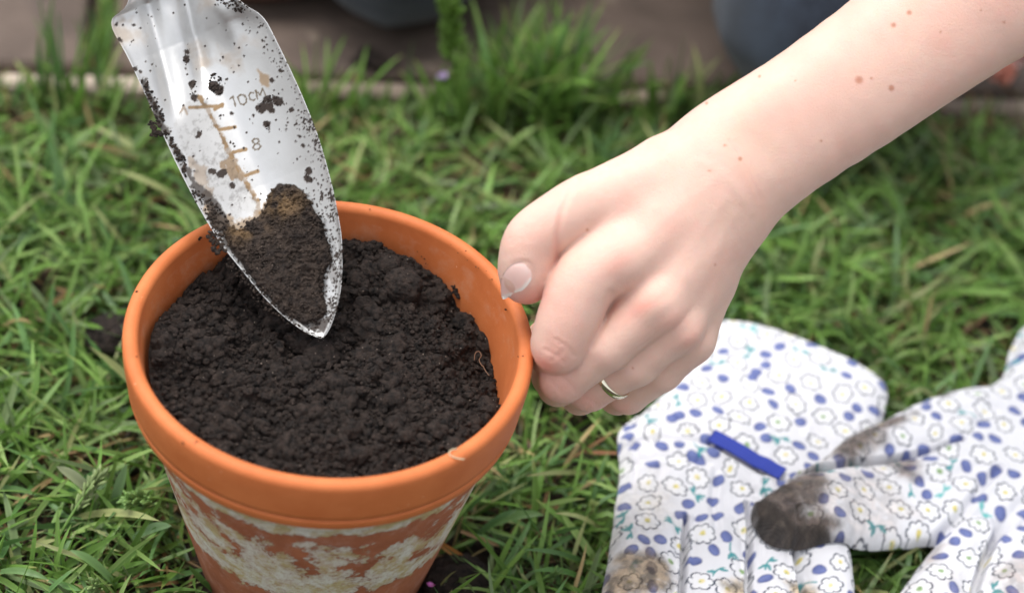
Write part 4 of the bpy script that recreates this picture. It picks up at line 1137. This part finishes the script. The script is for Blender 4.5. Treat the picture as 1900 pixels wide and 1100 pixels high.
# ------------------------------------------------------------------ jeans and shirt
kA = onz(742., -158., TOPZ+5.9); kB = onz(1578., 2., TOPZ+7.2)
hipL, hipR = np.array([20.0, 84.0, 26.0]), np.array([3.0, 82.0, 26.0])
kA_, kB_ = kA, kB
def f_jeans(p):
    d = chain(p, [(kA_, 5.9), (kA_*.5+hipR*.5, 7.5), (hipR, 9)], 1.5)
    d = smin(d, chain(p, [(kA_, 5.6), (kA_+[1, 28, -.5], 5.2), (kA_+[2, 42, -1.5], 4.2)], 1), 1.2)
    e = chain(p, [(kB_, 7.2), (kB_*.5+hipL*.5, 8), (hipL, 9.5)], 1.5)
    e = smin(e, chain(p, [(kB_+[0, 0, -.6], 6.3), (kB_+[-1, 28, -1.4], 5.4), (kB_+[-2, 42, -2.4], 4.3)], 1), 1.2)
    d = smin(d, e, 1.0)
    d = smin(d, chain(p, [(hipR, 9.5), (hipL, 9.5), ((hipL+hipR)/2+[0, 0, 8], 11)], 2), 3)
    w_ = fbm(p*np.array([.16, .12, .22]), 80, 3, .5, ridged=True)
    return d-.45*w_
sj = [(kA, 14), (kB, 15), (kA*.5+hipR*.5, 14), (kB*.5+hipL*.5, 14), (hipR, 18), (hipL, 18), (kA+[2, 30, 0], 18), (kB+[-1, 30, 0], 18), ((hipL+hipR)/2, 22)]
V, Fq = surface_nets(f_jeans, sj, .7, B=8)
V = relax(V, Fq, 1)
m = Mt('denim')
c = m.mix((.009, .014, .026), (.034, .050, .08), m.ramp(m.noise(.22, 5, .6), [(.38, 0), (.68, 1)]))
c = m.mix(c, (.08, .105, .15), m.ramp(m.noise(6, 3, .7), [(.55, 0), (.8, .5)]))
m.set(Base_Color=c, Roughness=.95); m.bump(m.noise(14, 3, .7), .05, .8); m.b.inputs['Sheen Weight'].default_value = .2
o = mesh('jeans', V, Fq, m.m, person); o['label'] = 'dark blue denim jeans'
neck_ = np.array([12.0, 68.0, 74.0]); sR = np.array([-3.0, 61.0, 65.0])
def f_shirt(p):
    d = chain(p, [((hipL+hipR)/2+[0, -1, 6], 12.0), (np.array([12., 70., 46.]), 13.5), (np.array([12., 62., 59.]), 12.5)], 2)
    d = smin(d, chain(p, [(shoulder, 5.8), (sR, 5.8)], 1), 4)
    d = smin(d, chain(p, [(shoulder, 5.8), (shoulder*.45+elbow*.55, 5.4)], 1), 2)
    d = smin(d, chain(p, [(sR, 5.8), (sR+[-9, -4, -16], 5.0)], 1), 2)
    return d-.5*fbm(p*.12, 84, 3, .5, ridged=True)
V, Fq = surface_nets(f_shirt, [(np.array([12., 68., 50.]), 32), (np.array([12., 78., 38.]), 24), (shoulder, 16), (sR, 16), (sR+[-6, -3, -10], 14), (shoulder*.5+elbow*.5, 14)], 1.2, B=6)
m = Mt('grey_jersey'); c = m.mix((.10, .11, .13), (.16, .17, .19), m.noise(.3, 4)); m.set(Base_Color=c, Roughness=.95)
mesh('shirt', V, Fq, m.m, person)

# ------------------------------------------------------------------ saucer on the paving
sc_ = onz(462., -150., TOPZ+1.5); sc_[2] = TOPZ
prof = [(0.01, .05), (6.4, .05), (6.9, .25), (7.6, 1.5), (8.0, 2.3), (8.15, 2.5), (8.05, 2.66), (7.85, 2.62), (7.6, 2.2), (7.0, 1.0), (6.6, .7), (.01, .6)]
V, Fc = lathe(prof, 96); V = V*[1.0, 1.0, 1.0]+sc_
m = Mt('dark_brown_glaze'); c = m.mix((.11, .055, .04), (.2, .10, .075), m.noise(.5, 4, .6)); m.set(Base_Color=c, Roughness=.6)
tag(mesh('saucer', V, Fc, m.m, loc=sc_), 'blurred round brown pot saucer lying on the paving behind the trowel', 'saucer')
# crumb on the paving
c0 = onz(693., 112., TOPZ+.3)
q = c0+RNG.normal(size=(40, 3))*[.5, .3, .1]; V, Fc = crumbs(q, RNG.uniform(.15, .38, 40), 1, .6, 9)
tag(mesh('soil_clod', V, Fc, M_SOIL, loc=c0), 'small dark crumb of earth on the paving, between the trowel and the tall grass stalk', 'soil clod', 'soil clods in and around the pot')

# ================================================================== grass
m = Mt('grass_blade')
c = m.attr('Col')
c = m.mix(c, (.24, .30, .12), m.ramp(m.noise(3, 3, .6), [(.6, 0), (.9, .25)]))
m.set(Base_Color=c, Roughness=.42)
m.b.inputs['Specular IOR Level'].default_value = .35
tr = m.n.new('ShaderNodeBsdfTranslucent'); m.l.new(c, tr.inputs[0])
mx = m.n.new('ShaderNodeMixShader'); mx.inputs[0].default_value = .28
m.l.new(m.b.outputs[0], mx.inputs[1]); m.l.new(tr.outputs[0], mx.inputs[2]); m.l.new(mx.outputs[0], m.out.inputs[0])
M_GRASS = m.m
def blades(x, y, L, W, lean, head, curl, col, z0=0.0, seg=6, limit=None, twist=None):
    n = len(x); t = np.linspace(0, 1, seg+1)
    # inclination from the vertical grows along the blade
    inc = lean[:, None]+curl[:, None]*t[None]**1.3
    inc = np.minimum(inc, 2.1)
    dl = (L/seg)[:, None]
    si, co = np.sin(inc), np.cos(inc)
    r = np.concatenate([np.zeros((n, 1)), np.cumsum((si[:, 1:]+si[:, :-1])/2*dl, 1)], 1)
    z = np.concatenate([np.zeros((n, 1)), np.cumsum((co[:, 1:]+co[:, :-1])/2*dl, 1)], 1)+np.broadcast_to(z0, (n,))[:, None]
    hd = head[:, None]+(RNG.uniform(-.5, .5, n)[:, None])*t[None]
    dx = np.cos(hd); dy = np.sin(hd)
    cx = x[:, None]+np.cumsum(np.concatenate([np.zeros((n, 1)), np.diff(r, axis=1)], 1)*dx, 1)
    cy = y[:, None]+np.cumsum(np.concatenate([np.zeros((n, 1)), np.diff(r, axis=1)], 1)*dy, 1)
    if limit is not None: z = limit(cx, cy, z)
    z = np.maximum(z, .12+.1*RNG.uniform(0, 1, n)[:, None])
    w_ = (W[:, None]*.5)*(.72+.5*t-1.24*t**4.5).clip(0.02)[None]
    tw = (RNG.normal(0, .55, n) if twist is None else twist)[:, None]*(1+.6*t)[None]
    bx, by = -dy, dx
    # across vector: mostly horizontal, tipped by the twist
    nx, ny, nz = -co*dx, -co*dy, si
    ax_, ay_, az_ = bx*np.cos(tw)+nx*np.sin(tw), by*np.cos(tw)+ny*np.sin(tw), nz*np.sin(tw)
    Lf = np.stack([cx-w_*ax_, cy-w_*ay_, z-w_*az_], -1)
    Rt = np.stack([cx+w_*ax_, cy+w_*ay_, z+w_*az_], -1)
    Md = np.stack([cx, cy, z], -1)-.28*w_[..., None]*np.stack([nx, ny, nz], -1)
    V = np.stack([Lf, Md, Rt], 2)                                    # n, seg+1, 3, 3
    k = (seg+1)*3
    f0 = grid_faces(seg+1, 3)
    Fq = (f0[None]+(np.arange(n)*k)[:, None, None]).reshape(-1, 4)
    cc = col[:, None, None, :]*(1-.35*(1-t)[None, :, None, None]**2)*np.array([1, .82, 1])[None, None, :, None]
    tipy = (sstep(.82, 1, t)*.6)[None, :, None, None]*(RNG.uniform(0, 1, n) < .25)[:, None, None, None]
    cc = cc*(1-tipy)+np.array([.45, .33, .15])*tipy
    return V.reshape(-1, 3), Fq, cc.reshape(-1, 3)
outA, outB = smooth_poly(A_out, ZG+.8), smooth_poly(B_out, ZG+1.2)
def edge_v(x, y): return (np.stack([x, y], -1)-P0)@pn
def lim(cx, cy, z):
    q = np.stack([cx.ravel(), cy.ravel()], 1)
    near = (q[:, 0] > 8) & (q[:, 0] < 48) & (q[:, 1] > -10) & (q[:, 1] < 30)
    cap = np.full(len(q), 99.0)
    k = np.where(near)[0]
    dA, dB = poly_sdf(q[k], outA), poly_sdf(q[k], outB)
    dd = np.minimum(dA, dB)
    cap[k] = np.where(dd < .25, ZG-.12, ZG-.12+np.maximum(dd-.25, 0)*2.2)
    # the paving's top keeps blades above it
    zz = z.ravel(); c2 = cap
    zz = np.where(zz > c2, c2-.25*np.tanh((zz-c2)/2), zz)
    ev_ = edge_v(q[:, 0], q[:, 1]); zz = np.where(ev_ > -.1, np.maximum(zz, TOPZ+.15), zz)
    return zz.reshape(z.shape)
def palette(n, x, y):
    pal = np.array([[.140, .270, .050], [.205, .360, .080], [.115, .235, .070], [.280, .420, .125], [.190, .270, .115], [.38, .42, .17], [.46, .34, .16]])
    k = RNG.choice(len(pal), n, p=[.28, .25, .16, .13, .10, .055, .025])
    c = pal[k]*RNG.uniform(.75, 1.3, (n, 1))
    pt = fbm(xyz(x, y)*.16, 120, 3)[:, None]
    return .98*c*(1+.38*pt)
allV, allF, allC, o_ = [], [], [], 0
def addb(*a, **k):
    global o_
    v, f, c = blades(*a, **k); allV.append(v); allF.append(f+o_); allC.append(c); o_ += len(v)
def place(n, x0=-34, x1=52, y0=-12, y1=48):
    x, y = RNG.uniform(x0, x1, n), RNG.uniform(y0, y1, n)
    dens = .55+.6*fbm(xyz(x, y)*.28, 130, 3)
    bare = np.zeros(n)
    for (px, py, r) in ((850, 1080, 2.0), (205, 622, 1.6), (1090, 800, 1.8), (930, 1010, 1.2), (190, 900, 1.0), (1850, 590, 1.0), (330, 960, 1.2)):
        c_ = onz(float(px), float(py), .5); bare = np.maximum(bare, np.exp(-((x-c_[0])**2+(y-c_[1])**2)/r**2))
    ok = (RNG.uniform(0, 1, n) < np.clip(dens+.35, .25, 1)*(1-.85*bare)) & (edge_v(x, y) < -.2)
    ok &= np.hypot(x, y) > 5.15
    # only where a camera near this one could look
    X, Y, D = proj(xyz(x, y, 1)); ok &= (X > -550) & (X < 2450) & (Y > -200) & (Y < 1500)
    return x[ok], y[ok]
# thatch: short dead litter lying low
x, y = place(20000); n = len(x)
litter = np.array([[.30, .18, .08], [.17, .09, .045], [.42, .30, .16], [.08, .055, .03], [.15, .16, .06]])
addb(x, y, RNG.uniform(.8, 2.6, n), RNG.uniform(.08, .24, n), RNG.uniform(1.15, 1.55, n), RNG.uniform(0, 6.3, n), RNG.uniform(-.1, .3, n), litter[RNG.choice(5, n, p=[.3, .25, .12, .2, .13])]*RNG.uniform(.6, 1.3, (n, 1)), z0=RNG.uniform(.1, .8, n), seg=3, limit=lim)
# the sward: sheaves of blades that share a root and a drift
def sward(n, Lr, Wr, lr, cr, k_sheaf=4):
    x, y = place(n); m_ = len(x)
    k = RNG.integers(2, k_sheaf+1, m_); X = np.repeat(x, k)+RNG.normal(0, .22, k.sum()); Y = np.repeat(y, k)+RNG.normal(0, .22, k.sum())
    h = np.repeat(RNG.uniform(0, 6.3, m_), k)+RNG.normal(0, .75, k.sum())
    flow = 2.2*fbm(xyz(X, Y)*.12, 140, 2)
    n_ = len(X); h = h*1.0+flow
    keep = (np.hypot(X, Y) > 5.1) & (edge_v(X, Y) < -.1); X, Y, h = X[keep], Y[keep], h[keep]; n_ = len(X)
    L = RNG.uniform(*Lr, n_); 
    # blades pressed by the pot lean away from it
    L = L*(.5+.5*sstep(-.5, -5, edge_v(X, Y))) if False else L*(1-.68*sstep(-7, -1.2, edge_v(X, Y)))
    rr = np.hypot(X, Y); tow = np.cos(h-np.arctan2(Y, X)) < 0
    h = np.where((rr < 5.2+L*.75) & tow, np.arctan2(Y, X)+RNG.uniform(-1.4, 1.4, n_), h)
    addb(X, Y, L, RNG.uniform(*Wr, n_), RNG.uniform(*lr, n_), h, RNG.uniform(*cr, n_), palette(n_, X, Y), z0=RNG.uniform(0, .8, n_), seg=6, limit=lim)
sward(6400, (2.2, 4.6), (.16, .30), (.5, 1.35), (.1, .9))
sward(2500, (3.2, 5.8), (.22, .40), (.7, 1.4), (.1, .7), 3)
sward(1800, (1.2, 2.8), (.12, .22), (.1, 1.1), (.2, 1.0), 5)
# taller growth along the paving edge
for (px, py, n, L0, L1, sp) in ((1030, 190, 110, 4.5, 8.5, 1.8), (985, 195, 60, 5, 8.5, 1.3), (1240, 190, 26, 3, 6, 1.2), (845, 200, 14, 2.5, 5.5, .5), (590, 200, 16, 3, 5.5, 1.0), (1110, 190, 24, 2, 3.5, 1.5), (60, 190, 40, 2, 3.5, 2.5), (130, 175, 22, 4, 7, 1), (560, 200, 20, 1.6, 3.2, 1.6), (720, 210, 30, 1.2, 2.6, 3), (1180, 190, 24, 1.5, 3.2, 2), (1280, 190, 14, 4, 6, 1.5), (880, 200, 50, 3, 5.5, 1.6), (200, 190, 30, 2, 4, 1.8), (640, 200, 30, 1.2, 2.6, 2)):
    c_ = onz(float(px), float(py), 1.)
    u = RNG.normal(0, sp, n); v = -np.abs(RNG.normal(0, 1.1, n))-.3
    q = P0+((c_[:2]-P0)@pd+u)[:, None]*pd+v[:, None]*pn
    addb(q[:, 0], q[:, 1], RNG.uniform(L0, L1, n), RNG.uniform(.22, .44, n), RNG.uniform(.0, .45, n), RNG.uniform(0, 6.3, n), RNG.uniform(.1, .9, n), palette(n, q[:, 0], q[:, 1]), seg=7)
# grass growing up through the joint between the slabs
n = 150; u = RNG.uniform(JU+.45, JU+1.35, n); v = RNG.uniform(.2, 26, n); q = P0+u[:, None]*pd+v[:, None]*pn
addb(q[:, 0], q[:, 1], RNG.uniform(2.6, 5.0, n), RNG.uniform(.16, .3, n), RNG.uniform(0, .35, n), PA+np.where(RNG.uniform(0, 1, n) < .5, 1.57, -1.57)+RNG.normal(0, .5, n), RNG.uniform(.1, .6, n), palette(n, q[:, 0], q[:, 1])*1.15, seg=6)
# single blades that stand out
def hero(px0, py0, px1, py1, W, col, z0=.4, z1=3.0, sag=.0, n=9):
    a, b = onz(float(px0), float(py0), z0), onz(float(px1), float(py1), z1)
    t = np.linspace(0, 1, n)[:, None]; c_ = a+(b-a)*t; c_[:, 2] += sag*4*(t*(1-t))[:, 0]
    d = (b-a)/np.linalg.norm(b-a); s_ = np.cross(d, [0, -.4, 1]); s_ /= np.linalg.norm(s_)
    w_ = W*.5*(.65+.6*t-1.2*t**4).clip(.03)
    nn_ = np.cross(s_, d)
    V = np.stack([c_-w_*s_, c_-.3*w_*nn_, c_+w_*s_], 1).reshape(-1, 3)
    global o_
    cc = np.tile(col, (len(V), 1))*np.tile([1, .8, 1], n)[:, None]
    allV.append(V); allF.append(grid_faces(n, 3)+o_); allC.append(cc); o_ += len(V)
G1, G2, G3, ST, OR = (.075, .17, .05), (.11, .24, .06), (.15, .27, .09), (.38, .24, .12), (.45, .20, .05)
for h_ in ((1262, 200, 1240, 95, .42, G1, .5, 6.5), (1310, 190, 1290, 130, .3, G1, .5, 4), (1160, 205, 1175, 90, .25, (.06, .13, .03), .5, 6), (118, 150, 108, 20, .35, (.10, .2, .08), 1, 8),
           (770, 200, 760, 120, .3, G2, .5, 4), (600, 190, 620, 120, .25, G1, .5, 4), (1320, 190, 1388, 118, .3, G1, .5, 5),
           (890, 985, 1010, 955, .48, G3, .8, 2.2, .5), (870, 1010, 960, 945, .35, G1, .8, 2.4, .4), (820, 1010, 880, 1052, .42, OR, 1.2, 1.0), (855, 985, 945, 1018, .22, ST, 1.4, 1.2), (870, 1075, 840, 1099, .3, ST, 1.2, 1.2),
           (1105, 1090, 985, 1060, .3, G2, .7, 2.4, .6), (940, 1095, 948, 1050, .22, G3, .8, 3), (975, 1095, 965, 1045, .2, G3, .8, 3), (1145, 840, 1080, 838, .2, (.35, .16, .08), 2.2, 1.4),
           (1060, 850, 1140, 800, .16, (.36, .2, .1), 1.0, 2.4), (180, 925, 105, 865, .52, (.30, .34, .2), 2.0, 3.4, .3), (115, 925, 180, 870, .4, G1, 1, 3), (20, 985, 0, 1040, .4, G1, 1, 2),
           (215, 1085, 130, 1020, .4, G3, 1.2, 2.6, .4), (245, 1000, 318, 975, .5, (.16, .27, .12), 1.5, 3.0, .3), (205, 960, 235, 860, .5, (.13, .22, .09), 1.0, 3.2, .2), (90, 1075, 150, 1095, .3, G2, 2, 2.2), (0, 1060, 90, 1075, .35, G3, 1.8, 2.2, .3),
           (300, 1065, 305, 1045, .35, G2, 1.6, 4), (330, 1060, 342, 1040, .35, G2, 1.6, 4), (395, 1095, 350, 1050, .3, G2, .8, 3), (60, 900, 20, 960, .3, G2, 1.2, 2.5), (5, 760, 60, 700, .4, G3, 1.2, 2.5, .3)):
    hero(*h_)
V, Fq, Cc = np.vstack(allV), np.vstack(allF), np.vstack(allC)
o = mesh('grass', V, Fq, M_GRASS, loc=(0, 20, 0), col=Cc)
tag(o, 'uneven green lawn grass with brown litter, growing up to the paving edge', 'grass', kind='stuff')

# ------------------------------------------------------------------ grass heads and small plants
def seed_head(px, py, z0, px1, py1, z1, rad_, label, tint, name='grass_seed_head', stem_from=None):
    a, b = onz(float(px), float(py), z0), onz(float(px1), float(py1), z1)
    root = thing(name, a, label, 'grass head', 'seed heads in the lawn')
    t = np.linspace(0, 1, 10)[:, None]; cl = a+(b-a)*t; cl[:, 2] += .25*np.sin(t[:, 0]*3)
    V, Fc = tube(cl, np.linspace(.085, .03, 10), 6)
    ms = Mt('grass_stem'); ms.set(Base_Color=(.13, .24, .05), Roughness=.5)
    mesh('stem', V, Fc, ms.m, root)
    L = np.linalg.norm(b-a); n = int(70*L/4); k = .35+.65*np.sqrt(RNG.uniform(0, 1, n)); base_ = a+(b-a)*k[:, None]
    d = (b-a)/L
    Vi, T = ICO[1]; VV, FF, CC = [], [], []
    for q in range(n):
        r = RNG.normal(size=3); r -= (r@d)*d; r /= np.linalg.norm(r)
        ori = r*RNG.uniform(.35, .8)+d; ori /= np.linalg.norm(ori)
        s1 = np.cross(ori, [.2, .1, 1]); s1 /= np.linalg.norm(s1); s2_ = np.cross(ori, s1)
        l = RNG.uniform(.16, .30)*rad_; w_ = l*RNG.uniform(.22, .34)
        c_ = base_[q]+r*RNG.uniform(.03, .3)*rad_*(1.15-k[q]*.7)+ori*l*.8
        VV.append(c_+Vi[:, :1]*l*ori+Vi[:, 1:2]*w_*s1+Vi[:, 2:]*w_*s2_); FF.append(T+q*len(Vi)); CC.append(np.tile(np.array(tint)*RNG.uniform(.6, 1.35), (len(Vi), 1)))
    o = mesh('spikelets', np.vstack(VV), np.vstack(FF), M_GRASS, root, col=np.vstack(CC)); o['kind'] = 'stuff'
seed_head(95, 1022, 1.0, 185, 880, 3.4, 1.0, 'pale green grass seed head left of the pot, near the lower left corner', (.26, .34, .14))
seed_head(335, 935, 1.6, 238, 925, 3.2, 1.15, 'plump light green seed head touching the left side of the pot body', (.20, .33, .10))
seed_head(985, 1095, 1.2, 1030, 1062, 2.2, .8, 'small green seed head at the bottom edge between pot and gloves', (.14, .24, .07))
seed_head(200, 1098, 1.5, 170, 1083, 2.8, .9, 'green seed head at the bottom edge below the lower left grass', (.22, .31, .12))
seed_head(1080, 975, 1.4, 1100, 935, 2.3, .7, 'small yellowish seed head in the grass beside the first glove', (.26, .33, .10))
seed_head(845, 195, .5, 832, -5, 9.5, 1.9, 'tall blurred green grass stalk standing at the paving edge', (.17, .30, .06), 'grass_stalk')
seed_head(1475, 520, 1.5, 1440, 480, 3.0, 1.1, 'blurred pale seed head in the lawn right of the wrist', (.24, .34, .13))
seed_head(255, 320, 1.0, 265, 300, 2.6, 1.0, 'blurred light green seed head beside the left edge of the trowel', (.20, .32, .10))

def petals(px, py, z, n, r, col, label, name='petal', cat='petal'):
    c_ = onz(float(px), float(py), z); VV, FF = [], []
    for q in range(n):
        d = RNG.normal(size=3); d[2] = abs(d[2]); d /= np.linalg.norm(d); s_ = np.cross(d, RNG.normal(size=3)); s_ /= np.linalg.norm(s_); n_ = np.cross(d, s_)
        u, v = np.meshgrid(np.linspace(0, 1, 5), np.linspace(-1, 1, 4), indexing='ij')
        w_ = np.sin(u*np.pi*.9+.15)*.45
        pt = c_+r*(u[..., None]*d+(v*w_)[..., None]*s_+(.25*u*u+.12*v*v)[..., None]*n_)+RNG.normal(size=3)*r*.15
        VV.append(pt.reshape(-1, 3)); FF.append(grid_faces(5, 4)+20*q)
    mp_ = Mt(name+'_tissue'); mp_.set(Base_Color=col, Roughness=.6)
    tag(mesh(name, np.vstack(VV), np.vstack(FF), mp_.m, loc=c_), label, cat)
petals(805, 1085, 1.8, 3, .28, (.55, .14, .45), 'tiny magenta petal in the grass at the lower right foot of the pot')
petals(820, 142, 3.2, 3, .4, (.42, .32, .55), 'pale violet petal on the paving edge beside the tall grass stalk')
petals(1858, 137, 3.0, 12, .9, (.55, .22, .16), 'blurred russet blossom in the grass below the forearm', 'blossom', 'flower')
petals(1893, 108, 3.4, 12, 1.0, (.62, .36, .34), 'blurred dusty pink blossom at the right edge beside the forearm', 'blossom', 'flower')
print('verts', sum(len(o.data.vertices) for o in bpy.data.objects if o.type == 'MESH'), 'tris', sum(sum(len(p.vertices)-2 for p in o.data.polygons) if len(o.data.polygons) < 1000 else len(o.data.loops)-2*len(o.data.polygons) for o in bpy.data.objects if o.type == 'MESH'))
